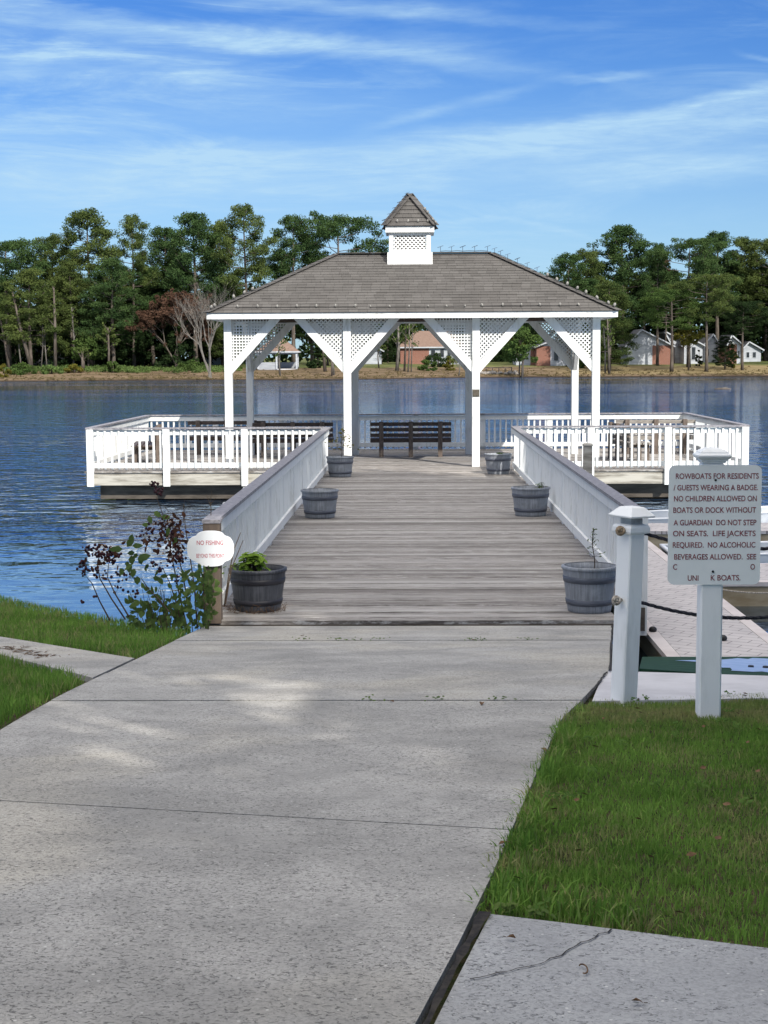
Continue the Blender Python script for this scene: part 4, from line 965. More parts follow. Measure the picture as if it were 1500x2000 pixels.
for i in range(40):
    a=2*math.pi*i/40; rr_=1+.22*rg2.uniform(-1,1); outl.append(gp(.50+.235*math.cos(a)*rr_*(1.35 if i%9==0 else 1),.50+.36*math.sin(a)*rr_,.006))
mb=MB(); mb.add([gp(.50,.5,.006)]+outl,[(0,i+1,(i+1)%40+1) for i in range(40)]).build('worn_patch',M['carpet_blue'],gw,loc=GW)
for u in (.46,.52):
    MB().lathe([(.001,0),(.022,0),(.02,.012),(.001,.014)],10,tuple(gp(u,.36,.008)+GW)).build('rivet',M['black'],gw)
def boat(loc,rz,label,L=3.6,Bm=1.35,hull=None):
    root=empty('rowboat',loc,label,'rowboat','rowboats moored at the floating dock',rz); n=16; st=[]
    for i in range(n+1):
        t_=i/n; x=-L/2+L*t_; w=Bm/2*(min(1,(1-t_)*2.1)**.55 if t_>.5 else .86+.14*math.sin(math.pi*t_)); w=max(w,.012)
        sheer=.42+.14*t_**2; st.append((x,w,sheer,t_))
    def sec(x,w,sh,t_,inset=0.0,fl=0.0):
        w=max(w-inset,.008); keel=.0+.16*max(0,t_-.7)/.3+fl
        return [(x,-w,sh),(x,-w*.93,sh*.55+keel*.3),(x,-w*.72,.10+keel),(x,0,keel),(x,w*.72,.10+keel),(x,w*.93,sh*.55+keel*.3),(x,w,sh)]
    def skin(inset,fl,flip):
        vs=[];[vs.extend(sec(*s_,inset,fl)) for s_ in st]; fs_=[]
        for i in range(n):
            for k in range(6): f=(i*7+k,i*7+k+1,(i+1)*7+k+1,(i+1)*7+k); fs_.append(f if flip else f[::-1])
        fs_.append(tuple(range(7)) if flip else tuple(range(6,-1,-1))); return vs,fs_
    MB().add(*skin(0,0,True)).build('hull',hull or M['boat_white'],root,True)
    MB().add(*skin(.035,.03,False)).build('inner_hull',M['boat_in'],root,True)
    mb=MB()
    for s_ in (-1,1): mb.tube([(x,s_*max(w-.015,.0),sh+.005) for x,w,sh,t_ in st],.024,6)
    mb.bar((st[0][0],-st[0][1],st[0][2]),(st[0][0],st[0][1],st[0][2]),.05,.05); mb.build('gunwale',M['boat_white'],root,True)
    for x in (-1.15,-.1,.95):
        w=np.interp(x,[s_[0] for s_ in st],[s_[1] for s_ in st])*.93; MB().cbox(x-.13,x+.13,-w,w,.26,.30,.008).build('seat',M['boat_white'],root)
    for s_ in (-1,1): MB().tube([(-.9,s_*.18,.33),(.9,s_*.2,.33),(1.15,s_*.2,.34)],[.02,.02,.05],6).build('oar',M['bench_grey'],root)
    return root
boat((5.45,22.1,-.80),R(0),'white rowboat lying between the two dock fingers, behind the notice board')
boat((5.15,27.0,-.80),R(4),'white rowboat beyond the far dock finger with an oar inside')
boat((6.05,17.35,-.78),R(180),'pale blue rowboat whose bow points at the dock, right picture edge',3.6,1.3,M['boat_blue'])
r_=cat((4.28,17.35,-.25),(3.46,18.3,-.33),.05,8); tag(MB().tube(r_,.009,5).build('mooring_line',M['rope_end']),'pale mooring line from the blue bow to the dock','rope')
mp=empty('mooring_post',(3.04,27,-.65),'slim beige mooring post standing in front of the right wing railing','post')
MB().cbox(-.075,.075,-.075,.075,-1.2,1.50,.01).build('post',M['fascia'],mp); MB().cbox(-.085,.085,-.085,.085,1.502,1.55,.02).build('cap',M['fascia'],mp)
lg=W(1411,761,144); lg.z=-.66; flog=empty('floating_log',lg,'dark log drifting on the lake near the right shore','log')
MB().tube([(-.75,0,.02),(-.3,.05,.06),(.3,-.02,.05),(.8,.05,.03)],[.09,.13,.12,.07],8).build('trunk',M['bark'],flog,True); MB().tube([(-.1,0,.1),(.25,0,.22),(.5,0,.2)],[.05,.04,.02],6).build('branch',M['bark_pale'],flog,True)
# ------------------------------------------------------------ bank weeds (left of the brown post)
def weeds():
    rng=np.random.default_rng(21); root=empty('wild_shrub',(-2.5,13.4,0),'straggly weeds with dark seed heads on the bank beside the brown post','shrub'); O=-Vector(root.location)
    st=MB(); leaves=[];ln=[];ll=[];lw=[]; seeds=MB(); husk=MB()
    def blob(mb,p,r):
        n=5; mb.lathe([(.0005,-r),(r*.8,-r*.5),(r,.1*r),(r*.6,r*.7),(.0005,r)],n,tuple(p),rng.random())
    def poly(pts,Y,r0,r1):
        w=[W(x,y,Y)+O for x,y in pts]; m=len(w); st.tube(w,[r0+(r1-r0)*i/(m-1) for i in range(m)],5); return w
    stems=[ # (pixel path from base to tip, depth)
      ([(215,1212),(195,1175),(180,1140),(170,1128)],13.5),([(245,1210),(218,1170),(195,1130),(190,1100),(196,1080)],13.6),
      ([(252,1205),(225,1160),(210,1128),(212,1100)],13.4),([(330,1195),(310,1170),(290,1150),(275,1128)],13.3),
      ([(355,1225),(345,1180),(332,1140),(318,1110)],13.6),([(372,1220),(362,1150),(352,1100),(345,1050),(330,1010)],13.7),
      ([(365,1225),(350,1160),(340,1110),(330,1060),(320,1010),(305,970)],13.8),([(385,1225),(380,1150),(370,1080),(362,1030),(358,985)],13.9),
      ([(400,1200),(397,1150),(398,1112)],13.5),([(438,1185),(447,1120),(458,1070),(470,1040)],14.15),([(440,1180),(452,1110),(475,1055)],14.13)]
    tips=[]
    for pts,Y in stems: w=poly(pts,Y,.008,.003); tips.append((w,Y))
    # bare pale twigs above the railing end
    for pts in ([(412,1010),(412,990),(411,975),(415,950)],[(412,990),(403,965)],[(411,985),(422,972)],[(358,1020),(360,975),(372,985)],[(330,1000),(318,985),(310,995)]): poly(pts,14.3,.004,.0015)
    def cluster(px,py,Y,n,sp,r,mb):
        for i in range(n):
            p=W(px+rng.normal()*sp,py+rng.normal()*sp*.7,Y+rng.normal()*.05)+O; blob(mb,p,r*(.7+.6*rng.random()))
            if i%3==0: st.tube([W(px,py,Y)+O,p],.0018,3)
    for px,py,n,sp in ((180,1075,22,9),(195,1085,16,10),(218,1080,20,8),(210,1090,12,10),(165,1115,12,7),(190,1120,8,9),(235,1120,6,8),(230,1150,5,8),(262,1155,4,5),(245,1130,5,8),(160,1095,5,4),(160,1175,2,3),(186,1162,2,3),(290,1035,10,10),(284,1050,8,10),(335,1050,22,12),(328,1030,16,12),(345,1075,14,9),(310,960,14,6),(298,945,8,6),(312,1110,6,8),(340,1090,10,10),(352,1090,8,6),(300,1100,5,6),(352,1130,6,8)):
        cluster(px,py,13.6+rng.normal()*.1,int(n*1.5),sp,.0125,seeds)
    for px,py,n,sp in ((345,1045,12,12),(335,1085,10,9),(315,1015,7,10),(205,1075,5,10),(350,1110,7,8)): cluster(px,py,13.55,n,sp,.010,husk)
    def leaf(px,py,Y,l,w,dirx,dirz):
        if px>366 and py<1112: return
        p=W(px,py,Y)+O; a=Vector((dirx,rng.normal()*.3,dirz)).normalized(); n_=Vector((rng.normal()*.4,-1,rng.normal()*.4)); n_=(n_-a*n_.dot(a)).normalized(); b=n_.cross(a)
        leaves.extend([p,p+a*l*.28+b*w*.5,p+a*l*.65+b*w*.42,p+a*l,p+a*l*.65-b*w*.42,p+a*l*.28-b*w*.5])
    for px,py,l,w,dx,dz in ((268,1092,.14,.07,1,.3),(248,1068,.12,.06,.6,.8),(240,1072,.13,.06,-1,.0),(258,1066,.10,.05,1,.0),(252,1100,.09,.06,0,-1),(262,1110,.09,.07,-.2,-1),(240,1110,.08,.06,-.5,-1),(268,1125,.08,.06,0,-1),(256,1085,.09,.07,.1,-1),(275,1175,.12,.05,-1,-.4),(288,1182,.12,.05,-.8,-.8),(296,1188,.12,.06,-.5,-1),(305,1195,.12,.05,-.6,-1),(245,1178,.07,.04,1,.2),(300,1160,.1,.05,.8,-.6),(318,1178,.12,.06,.5,-.8),(290,1008,.08,.05,.3,-1),(300,1000,.09,.05,.8,-.4),(315,1010,.08,.05,1,0),(290,1025,.06,.04,-1,0),(330,1030,.09,.04,-.3,-1),(345,1048,.10,.04,-.4,-1),(335,1120,.08,.03,0,-1)):
        leaf(px,py,13.5,l,w,dx,dz)
    for i in range(300):   # low green thicket at the foot
        q=rng.random(); px=250+170*rng.random()**.8; top=1175-55*max(0,(px-330)/90); py=top+rng.random()*(1238-top)
        if px>395: py=min(py,1100+rng.random()*125)
        leaf(px,py,13.35+rng.random()*.5,.035+.06*rng.random(),.02+.03*rng.random(),rng.normal(),rng.normal())
    for i in range(60):
        px=385+30*rng.random(); py=1110+rng.random()*110; leaf(px,py,13.5+rng.random()*.2,.07,.03,rng.normal()*.4,1)
    for i in range(26): x=265+rng.random()*150; poly([(x,1235),(x+rng.normal()*6,1200),(x+rng.normal()*12,1170-rng.random()*30)],13.4+rng.random()*.4,.004,.002)
    red=[]
    for (cx_,cy_,sp_,n_) in ((335,1050,16,34),(328,1020,12,20),(340,1085,10,14),(205,1085,20,22),(300,1060,12,7)):
        for i in range(n_):
            k0=len(leaves); leaf(cx_+rng.normal()*sp_,cy_+rng.normal()*sp_,13.55+rng.normal()*.08,.035+.04*rng.random(),.02+.015*rng.random(),rng.normal(),rng.normal()-.4)
            red+=leaves[k0:]; del leaves[k0:]
    link('withered_foliage',np_mesh('withered_foliage',np.array([tuple(v) for v in red]),6),M['wither'],root)
    for (cx_,cy_,sp_,n_) in ((255,1090,14,6),(320,1125,22,9),(365,1145,16,22),(385,1120,10,12),(280,1170,16,8)):
        for i in range(n_): leaf(cx_+rng.normal()*sp_,cy_+rng.normal()*sp_,13.5+rng.normal()*.08,.05+.05*rng.random(),.03+.02*rng.random(),rng.normal(),rng.normal()-.3)
    st.build('stem',M['stem'],root); link('foliage',np_mesh('foliage',np.array([tuple(v) for v in leaves]),6),M['weed_leaf'],root)
    tag(seeds.build('seed_heads',M['seed'],root),kind='stuff'); tag(husk.build('dry_husks',M['pale_seed'],root),kind='stuff')
weeds()
# small things on the ground
def fallen(px,py,label,s=.03):
    d=W(px,py,10)-CP; lo=1.0
    for t_ in np.arange(.2,2.0,.0005):
        p=CP+d*t_
        if p.z<g(p.y): break
    root=empty('dry_leaf',(p.x,p.y,g(p.y)+.002),label,'leaf','fallen leaves on the concrete')
    pts=[(-s,0,.001),(-s*.4,s*.35,.008),(s*.3,s*.4,.012),(s,0,.004),(s*.3,-s*.4,.010),(-s*.4,-s*.35,.006)]
    MB().add(pts,[(0,1,2,3,4,5)]).build('blade',M['dry_leaf'],root); MB().tube([(-s*1.6,0,.004),(-s,0,.003)],.001,4).build('stalk',M['stem'],root)
    root.rotation_euler=(0,0,random.uniform(0,6))
fallen(1062,1467,'single dark leaf at the lawn edge of the walkway'); fallen(941,1376,'small brown leaf on the walkway joint in front of the post'); fallen(765,1372,'tiny brown leaf on the joint in mid walkway',.02)
fallen(987,1650,'curled brown leaf at edge of the lawn, lower walkway',.03); fallen(590,1243,'small leaf on the concrete below the deck edge',.02); fallen(925,1251,'dark leaf on the joint near the deck edge, right of middle',.025)
fallen(998,1835,'small twig-like leaf on the grey corner path',.014); fallen(1245,1962,'dark leaf near the bottom edge on the corner path',.015)
tw=[W(1137+8*math.cos(a)-3,1890+10*math.sin(a),3.72) for a in np.linspace(-2.4,2.0,9)]
tw=[Vector((p.x,3.66+(1890-1890)+.03*math.sin(a),g(3.66)+.004)) for p,a in zip(tw,np.linspace(2.4,-2.0,9))]
tag(MB().tube(tw,.002,5).build('curved_twig',M['dry_leaf']),'small curved twig lying on the grey corner path','twig')
# stained debris on left path
mb=MB(); rng=np.random.default_rng(5)
for i in range(90):
    q=rng.random(); x=-2.55-.55*q+rng.normal()*.05; y=10.55+.9*q+rng.normal()*.08; s=.02+.03*rng.random(); a=rng.random()*3
    mb.add([(x-s*math.cos(a),y-s*math.sin(a),g(y)+.003),(x+.006,y-.006,g(y)+.008),(x+s*math.cos(a),y+s*math.sin(a),g(y)+.003),(x-.006,y+.006,g(y)+.006)],[(0,1,2,3)])
tag(mb.build('pine_litter',M['dry_leaf']),'scattered brown pine litter on the side path','litter',kind='stuff')
mb=MB(); rng=np.random.default_rng(15)
for i in range(60):
    y=rng.uniform(3.95,8.3); x=xr(y)+.04+abs(rng.normal())*.8
    if not inside(np.array([x]),np.array([y]),lawnR)[0]: continue
    s_=.007+.012*rng.random(); a=rng.random()*6.3; z=g(y)+.002+.02*rng.random(); ca,sa=math.cos(a)*s_,math.sin(a)*s_
    mb.add([(x-ca,y-sa,z),(x-sa*.5,y+ca*.5,z+.008),(x+ca,y+sa,z+.004),(x+sa*.5,y-ca*.5,z-.003)],[(0,1,2,3)])
tag(mb.build('leaf_litter',M['dry_leaf']),'small brown dead leaves and clippings scattered over the lawn','litter',kind='stuff')
P=[];N=[];L_=[]
for i in range(26):
    y=rng.uniform(4.0,8.2); x=xr(y)+.06+abs(rng.normal())*.7
    if not inside(np.array([x]),np.array([y]),lawnR)[0]: continue
    for k in range(8): P.append((x+rng.normal()*.012,y+rng.normal()*.012,g(y)+.01+.012*rng.random())); N.append((rng.normal()*.4,-.4,1)); L_.append(.015+.014*rng.random())
tag(link('lawn_weeds',np_mesh('lawn_weeds',leaf_quads(P,N,L_,[l*.5 for l in L_],rng),6),M['clover']),'broad-leaved weeds dotted through the lawn','weeds',kind='stuff')
# little weeds in the joints
mb=[]; rng=np.random.default_rng(9)
def sprig(x,y,n,s): 
    P=np.stack([x+rng.normal(0,s,n),y+rng.normal(0,s*.3,n),[g(y)+.002+.02*rng.random() for _ in range(n)]],1); N=np.tile([0,-.3,1.],(n,1)); mb.append(leaf_quads(P,N,np.full(n,.022),np.full(n,.012),rng))
for x in (-.9,-.62,-.55,-.3,.45,.52,.9): sprig(x,12.12,10,.05)
for x in (-.2,.45,.1): sprig(x,7.955,8,.04)
sprig(.245,4.12,22,.02); sprig(.33,4.08,14,.015)
tag(link('joint_weeds',np_mesh('joint_weeds',np.concatenate(mb),6),M['weed_leaf']),'tiny green weeds growing in the concrete joints','weeds',kind='stuff')
# ------------------------------------------------------------ trees
def pine_parts(seed,H=24,Rr=4.6,hc=.42,n_limb=26,leaf=.18,per=140,open_=0,lean=0,mat=None,dom=1.0):
    rng=np.random.default_rng(seed); tr=MB(); pts=[];rad=[]
    for i in range(9):
        q=i/8; pts.append(Vector((lean*q*H*.12+.25*math.sin(q*4+seed)*q,.25*math.cos(q*3+seed)*q,q*H*.95))); rad.append(.34*(1-q)**.8+.05)
    rad[0]=.46; tr.tube(pts,rad,9)
    def tp(q): q=min(q/.95,1)*8; i=min(int(q),7); return pts[i].lerp(pts[i+1],q-i)
    C=[];Rd=[]
    for i in range(n_limb):
        u=(i+.5)/n_limb; q=hc+(.95-hc)*u; az=i*2.4+rng.normal()*.4
        prof=(1-u)**.55*(.55+.45*min(1,u*3.2)) if dom>0.5 else math.sin(math.pi*min(u*.9+.1,1))**.6
        L=Rr*prof*(.85+.5*rng.random())+.8; b=tp(q); up=.15+.35*u
        if rng.random()<open_: L*=.55
        d=Vector((math.cos(az),math.sin(az),up)); mid=b+d*L*.55+Vector((0,0,-.1*L)); tip=b+Vector((math.cos(az)*L,math.sin(az)*L,up*L+.1*L))
        tr.tube([b,mid,tip],[.10*(1.2-u),.06,.025],5)
        for k in range(int(2+L/1.05)):
            f=.38+.62*rng.random()**.7; base=b.lerp(mid,f*2) if f<.5 else mid.lerp(tip,f*2-1)
            o=Vector((rng.normal()*.55,rng.normal()*.55,.15+rng.normal()*.3)); c=base+o; C.append(tuple(c)); r=.75+.6*rng.random(); Rd.append((r*1.1,r*1.1,r*.66))
            if k%2==0: tr.tube([base,c],.02,4)
    for k in range(6): c=tp(.95)+Vector((rng.normal()*.7,rng.normal()*.7,rng.random()*1.1)); C.append(tuple(c)); Rd.append((.8,.8,.6))
    V=leafcloud(C,Rd,per,leaf,leaf*.42,rng=rng)
    return tr,V
def tree_proto(kind,seed,**k):
    tr,V=pine_parts(seed,**k); tm=tr.mesh('trunk',True); cm=np_mesh('crown',V,4); return tm,cm
PR={'a':tree_proto('p',1,hc=.34,n_limb=34),'b':tree_proto('p',2,hc=.44,n_limb=24,open_=.2),'c':tree_proto('p',3,hc=.26,n_limb=42,Rr=4.9),'d':tree_proto('p',4,hc=.48,n_limb=22,open_=.15,Rr=4.8,lean=-.6),
    'e':tree_proto('p',5,hc=.32,n_limb=36,lean=.5),'f':tree_proto('p',6,hc=.08,n_limb=46,Rr=4.6),'g':tree_proto('p',8,hc=.52,n_limb=24,Rr=5.2,dom=.3)}
def far_z(x,y): return hz(x,y)
def place_tree(v,px,top,D,hw,label,mat='pine',bark='bark',name='pine_tree',cat='tree',group='trees on the far shore',rz=None):
    p=W(px,700,D); z=far_z(p.x,D); zt=W(px,top,D).z; H=zt-z; sc=H/24.6; hwm=hw*D/3000; sx=hwm/4.6
    root=empty(name,(p.x,D,z-.1),label,cat,group,rz if rz is not None else random.uniform(0,6.28)); root.scale=(sx,sx,sc)
    tm,cm=PR[v]
    t1=bpy.data.objects.new('trunk',tm); c1=bpy.data.objects.new('crown',cm)
    for o,mm in ((t1,bark),(c1,mat)):
        COL.objects.link(o); o.parent=root
        if not o.data.materials: o.data.materials.append(M[mm])
        o.material_slots[0].link='OBJECT'; o.material_slots[0].material=M[mm]
    return root
T=place_tree
T('g',18,463,252,62,'pine at the left picture edge with a flat wide crown','pine')
T('a',108,452,262,46,'shorter pine just left of the tallest left pine','pine2')
T('a',180,401,256,62,'tallest round-topped pine of the left woods','pine2')
T('b',262,413,258,40,'sparse thin-topped pine right of the tallest left pine','pine2')
T('c',325,438,268,48,'dense dark pine in the middle of the left woods','pine')
T('c',382,409,256,58,'broad rounded dense pine in the left woods','pine')
T('e',436,424,266,42,'narrow pine between the broad pine and the tall open pine','pine2')
T('d',487,394,254,50,'tall open-crowned pine with visible trunk against the sky','pine2')
T('b',574,414,258,52,'umbrella-shaped pine with forked limbs left of the roof','pine')
T('g',664,412,262,60,'dense round pine rising just behind the roof, left of the cupola','pine')
T('g',545,488,270,26,'small dark pine crown low behind the left roof slope','dark_leaf')
T('g',757,484,290,22,'small pine crown peeping out at the left foot of the cupola','pine')
T('c',60,520,244,50,'leaning bushy pine low at the far left','pine2')
T('f',140,508,250,46,'bushy pine below the tallest left pine','pine2')
T('c',222,500,248,50,'dark bushy pine in the centre of the left woods','pine')
T('e',300,515,262,50,'dark pine behind the russet tree','pine')
T('c',350,490,266,46,'tall dark filler pine behind the bare tree','pine')
T('f',440,545,262,40,'green pine behind the bare tree by the left eave','pine2')
T('a',-40,480,256,55,'pine half outside the left picture edge','pine')
T('c',470,560,280,40,'low pine behind the left corner of the roof','dark_leaf')
T('a',610,560,272,50,'pine seen low behind the left roof slope','dark_leaf')
T('c',640,655,262,30,'dark evergreen right of the far white gazebo','dark_leaf')
T('f',745,655,270,22,'dark evergreen seen between the left inner posts','dark_leaf')
T('b',1110,490,262,48,'pine emerging from behind the right roof hip','pine')
T('e',1152,482,270,40,'pine between the roof hip and the tallest right pine','pine2')
T('c',1214,434,284,62,'tallest broad pine of the right woods','pine')
T('b',1284,470,262,34,'small tufted pine right of the tallest right pine','pine')
T('g',1345,459,258,46,'flat-topped pine left of the rounded right pine','pine')
T('b',1400,447,288,54,'rounded dense pine in the right woods','pine')
T('a',1452,458,290,46,'olive pine near the right picture edge','pine2')
T('a',1505,460,286,52,'pine cut by the right picture edge','pine2')
T('a',1570,455,262,55,'pine just outside the right picture edge','pine')
T('f',1190,545,250,44,'drooping evergreen reaching the ground beside the right gazebo post','pine2',name='evergreen_tree')
T('c',1140,540,264,46,'dark pine behind the right eave corner','pine')
T('g',1256,530,288,46,'mid-height pine above the nearest right house','pine2')
T('b',1310,525,292,52,'mid-height dark pine above the row of right houses','pine')
T('g',1312,560,246,44,'pine with a leaning trunk in front of the brick house','green_leaf')
T('g',1380,530,246,40,'pine with a straight trunk on the right lawn','pine2')
T('c',1437,530,296,50,'dark pine behind the right lawn','dark_leaf')
T('a',1495,540,292,52,'dark shady pine at the right picture edge','dark_leaf')
T('f',1416,654,252,20,'dark cone-shaped evergreen beside the right houses','dark_leaf',name='evergreen_tree')
T('g',1450,585,250,34,'pine with crooked trunk near the last house','dark_leaf')
# thin trunks in the left wood & behind the pavilion: slender young trees
def slender(px,py0,py1,D,lean,r,label,mat='bark_pale'):
    a=W(px,py0,D); z=far_z(a.x,D); b=W(px+lean,py1,D); root=empty('slender_tree',(a.x,D,z),label,'tree','slender trunks on the far shore'); o=-Vector(root.location); a.z=z
    tr=MB(); m=a.lerp(b,.5)+Vector((random.uniform(-.25,.25),0,0)); tr.tube([a+o,m+o,b+o],[r,r*.8,r*.35],6); C=[];Rd=[]
    for k in range(7):
        q=.45+.08*k; s=a.lerp(b,q)+o; t_=s+Vector((random.uniform(-1.2,1.2),random.uniform(-.6,.6),random.uniform(.6,1.6))); tr.tube([s,t_],[r*.35,.02],4); C.append(tuple(t_)); Rd.append((.6,.6,.5))
    tr.build('trunk',M[mat],root,True); link('crown',np_mesh('crown',leafcloud(C,Rd,16,.22,.12),4),M['pine2'],root)
for a in [(62,710,570,242,-38,.34,'thick leaning trunk near the left edge','bark'),(18,712,620,243,-18,.26,'leaning dark trunk at the far left','bark'),(42,712,640,243,-6,.13,'thin pale trunk right of the leaning dark one'),(80,711,620,244,3,.11,'thin pale stem beside the thick leaning trunk'),
  (92,714,640,244,-5,.12,'pale forked stem in the left undergrowth'),(108,714,560,243,-3,.30,'straight dark trunk in the left wood','bark'),(144,712,600,246,-4,.14,'pale bare stem left of the low green tree'),(162,715,690,242,-2,.35,'short thick stump-like trunk on the left shore','bark'),(212,711,640,243,-1,.22,'straight grey trunk right of the low green tree','bark'),
  (652,735,660,232,-3,.18,'pale trunk at the water edge between the left posts'),(547,738,655,228,-2,.16,'slim pale trunk in front of the far white gazebo'),(635,725,640,240,-1,.28,'brown trunk right of the far gazebo','bark'),(648,738,690,229,-2,.14,'leaning reddish stem at the shore','bark'),
  (775,713,630,245,3,.30,'thick pale trunk in front of the brown-roofed house'),(790,713,620,246,4,.18,'second trunk in front of the brown-roofed house','bark'),(797,713,625,244,2,.12,'thin trunk in front of the brown-roofed house'),(803,712,625,245,4,.10,'thinnest trunk in front of the brown-roofed house'),
  (740,712,670,250,0,.12,'white-lit sapling between the left inner posts'),(896,727,700,240,0,.10,'short stake-like stem by the right inner brace'),(1190,722,620,241,-4,.22,'grey trunk in the drooping evergreen','bark'),(1182,720,640,242,-3,.14,'thin pale trunk beside the drooping evergreen')]: slender(*a)
# bare tree and russet tree on the left shore
def bare_tree(px,base,top,D,label,spread,mat,leafm=None,nl=0,name='bare_tree',seed=5):
    rng=np.random.default_rng(seed); a=W(px,base,D); z=far_z(a.x,D); H=W(px,top,D).z-z; root=empty(name,(a.x,D,z),label,'tree'); tr=MB(); tips=[]
    def grow(p,d,L,r,lv):
        q=p+d*L*.5+Vector((rng.normal(),rng.normal(),0))*.05*L; e=p+d*L; tr.tube([p,q,e],[r,r*.8,r*.6],5 if lv<2 else 3); tips.append(tuple(e))
        if lv<5:
            for k in range(3 if lv<4 else 2):
                nd=(d+Vector((rng.normal()*spread,rng.normal()*spread*.6,rng.normal()*.25+.12))).normalized(); grow(p+d*L*(.55+.45*rng.random()) if k else e,nd,L*(.62+.2*rng.random()),r*.55,lv+1)
    for k in range(4): grow(Vector((rng.normal()*.1,0,.6)),Vector((rng.normal()*.35*spread*2,0,1)).normalized(),H*.30,.14,0)
    tr.tube([(0,0,0),(0,0,.9)],[.3,.22],7); tr.build('trunk',M[mat],root)
    if leafm: T_=np.array(tips); idx=rng.integers(0,len(T_),nl); link('crown',np_mesh('crown',leafcloud(T_[idx],np.full((nl,3),.35),7,.20,.11,rng=rng),4),M[leafm],root)
    return root
bare_tree(410,738,545,227,'bare pale multi-stemmed tree at the water edge left of the gazebo',.36,'bark_pale')
bare_tree(345,722,565,246,'russet-leaved tree behind the bare tree on the left shore',.55,'bark','red_leaf',2600,'russet_tree',9)
def bushy(px,base,top,D,hw,label,mat,seed,crown_from=.25,name='broadleaf_tree',cat='tree',per=60,n=40,leaf=.22):
    rng=np.random.default_rng(seed); a=W(px,base,D); z=far_z(a.x,D); H=W(px,top,D).z-z; w=hw*D/3000; root=empty(name,(a.x,D,z),label,cat)
    tr=MB(); tr.tube([(0,0,0),(.1,0,H*.4),(0,0,H*.85)],[.05+w*.045,.04+w*.03,.03],7); C=[];Rd=[]; hcz=H*crown_from
    for i in range(n):
        t_=rng.random(); az=rng.random()*6.28; zz=hcz+(H-hcz)*t_; rr_=w*math.sqrt(max(.02,1-(2*t_-.85)**2 if t_>.4 else .85+.2*t_))*rng.random()**.5; c=(rr_*math.cos(az),rr_*math.sin(az),zz*.97); C.append(c); s=w*.22*(.7+.6*rng.random()); Rd.append((s,s,s*.7)); 
        if i%3==0: tr.tube([(0,0,zz*.6),c],[.04,.015],4)
    tr.build('trunk',M['bark'],root,True); link('crown',np_mesh('crown',leafcloud(C,Rd,per,leaf,leaf*.55,rng=rng),4),M[mat],root)
bushy(1020,732,640,240,46,'green and gold rounded tree seen through the right bay','green_leaf',3,.38,n=60)
bushy(1014,700,638,241,22,'golden crown top behind the green tree in the right bay','yellow_leaf',33,.5,n=20)
bushy(1345,705,637,249,33,'yellow-green spreading tree in front of the right houses','yellow_leaf',4,.62,n=34)
bushy(172,712,655,246,36,'low spreading green tree on the left shore','green_leaf',5,.35,n=44)
bushy(213,716,640,245,22,'small umbrella pine on the left shore','pine2',6,.7,n=20)
bushy(620,640,560,280,30,'rust-coloured tree top behind the left roof slope','red_leaf',7,.3,n=26)
bushy(490,640,545,276,14,'small rust-coloured tree beside the left eave','red_leaf',8,.3,n=14)
bushy(1100,600,505,285,40,'dark tree behind the right hip','dark_leaf',9,.1,n=40)
bushy(1300,640,505,275,26,'brownish tree top between the right pines','red_leaf',10,.5,n=20)
bushy(345,720,660,248,40,'dark evergreen bush below the russet tree','dark_leaf',11,.05,n=50)
bushy(112,716,640,250,34,'dark evergreen undergrowth tree in the left wood','dark_leaf',12,.1,n=40)
bushy(280,716,560,262,60,'large dark evergreen in the gap of the left wood','dark_leaf',13,.02,n=90,leaf=.3)
bushy(30,716,600,262,60,'large dark evergreen at the left edge of the wood','dark_leaf',14,.02,n=90,leaf=.3)
for i,(px,base,top,D,hw,lab,mt) in enumerate([(220,722,703,238,16,'bright green fern-like shrub at the left shore','green_leaf'),(45,728,712,234,34,'low dark hedge at the left shore','green_leaf'),(100,724,714,236,24,'second low shrub along the left shore','weed_leaf'),(145,722,713,237,18,'pale tuft of shrubs by the stump','yellow_leaf'),
    (375,720,706,244,30,'low green shrub below the bare tree','green_leaf'),(455,722,702,244,16,'green shrub left of the far gazebo','green_leaf'),(615,722,704,248,18,'dark shrub right of the far gazebo','dark_leaf'),(855,712,692,262,30,'clipped dark hedge under the house windows','dark_leaf'),(878,715,695,252,14,'yellowing shrub right of the hedge','yellow_leaf'),
    (835,714,702,250,18,'leafy shrub in front of the clipped hedge','green_leaf'),(1140,706,690,258,24,'green shrub right of the right gazebo post','green_leaf'),(1432,703,682,256,9,'round yellow-green shrub by the last brick wall','yellow_leaf'),(1365,706,682,262,7,'dark shrub by the white patio doors','dark_leaf'),(8,735,712,226,14,'yellow reeds at the left water edge','yellow_leaf')]):
    bushy(px,base,top,D,hw,lab,mt,40+i,.02,'shrub','shrub',90,26,.14)
# woods behind everything, one mass
rng=np.random.default_rng(77); C=[];Rd=[]
for i in range(780):
    px=rng.uniform(-350,690) if i%2 else rng.uniform(1085,1900); D=rng.uniform(285,345); 
    top=W(px,(560 if px<700 else 535)+rng.normal()*22,D).z; zz=1.5+rng.random()**.8*(top-1.5); C.append((W(px,700,D).x,D,zz)); r=1.6+1.6*rng.random(); Rd.append((r,r*.7,r*.8))
for i in range(230):
    px=rng.uniform(690,1085); D=rng.uniform(300,345); C.append((W(px,700,D).x,D,1.5+rng.random()*9)); r=1.6+1.4*rng.random(); Rd.append((r,r*.7,r*.8))
for i in range(520):
    px=rng.uniform(-100,480) if i%4 else rng.uniform(1090,1650); D=rng.uniform(262,284) if i%4 else rng.uniform(290,310); C.append((W(px,700,D).x,D,1.5+rng.random()**.8*9)); r=1.0+1.2*rng.random(); Rd.append((r,r*.7,r*.8))
tag(link('woods',np_mesh('woods',leafcloud(C,Rd,60,.62,.34,rng=rng),4),M['dark_leaf']),'dense dark mass of distant woods behind the shore trees','woods',kind='stuff')
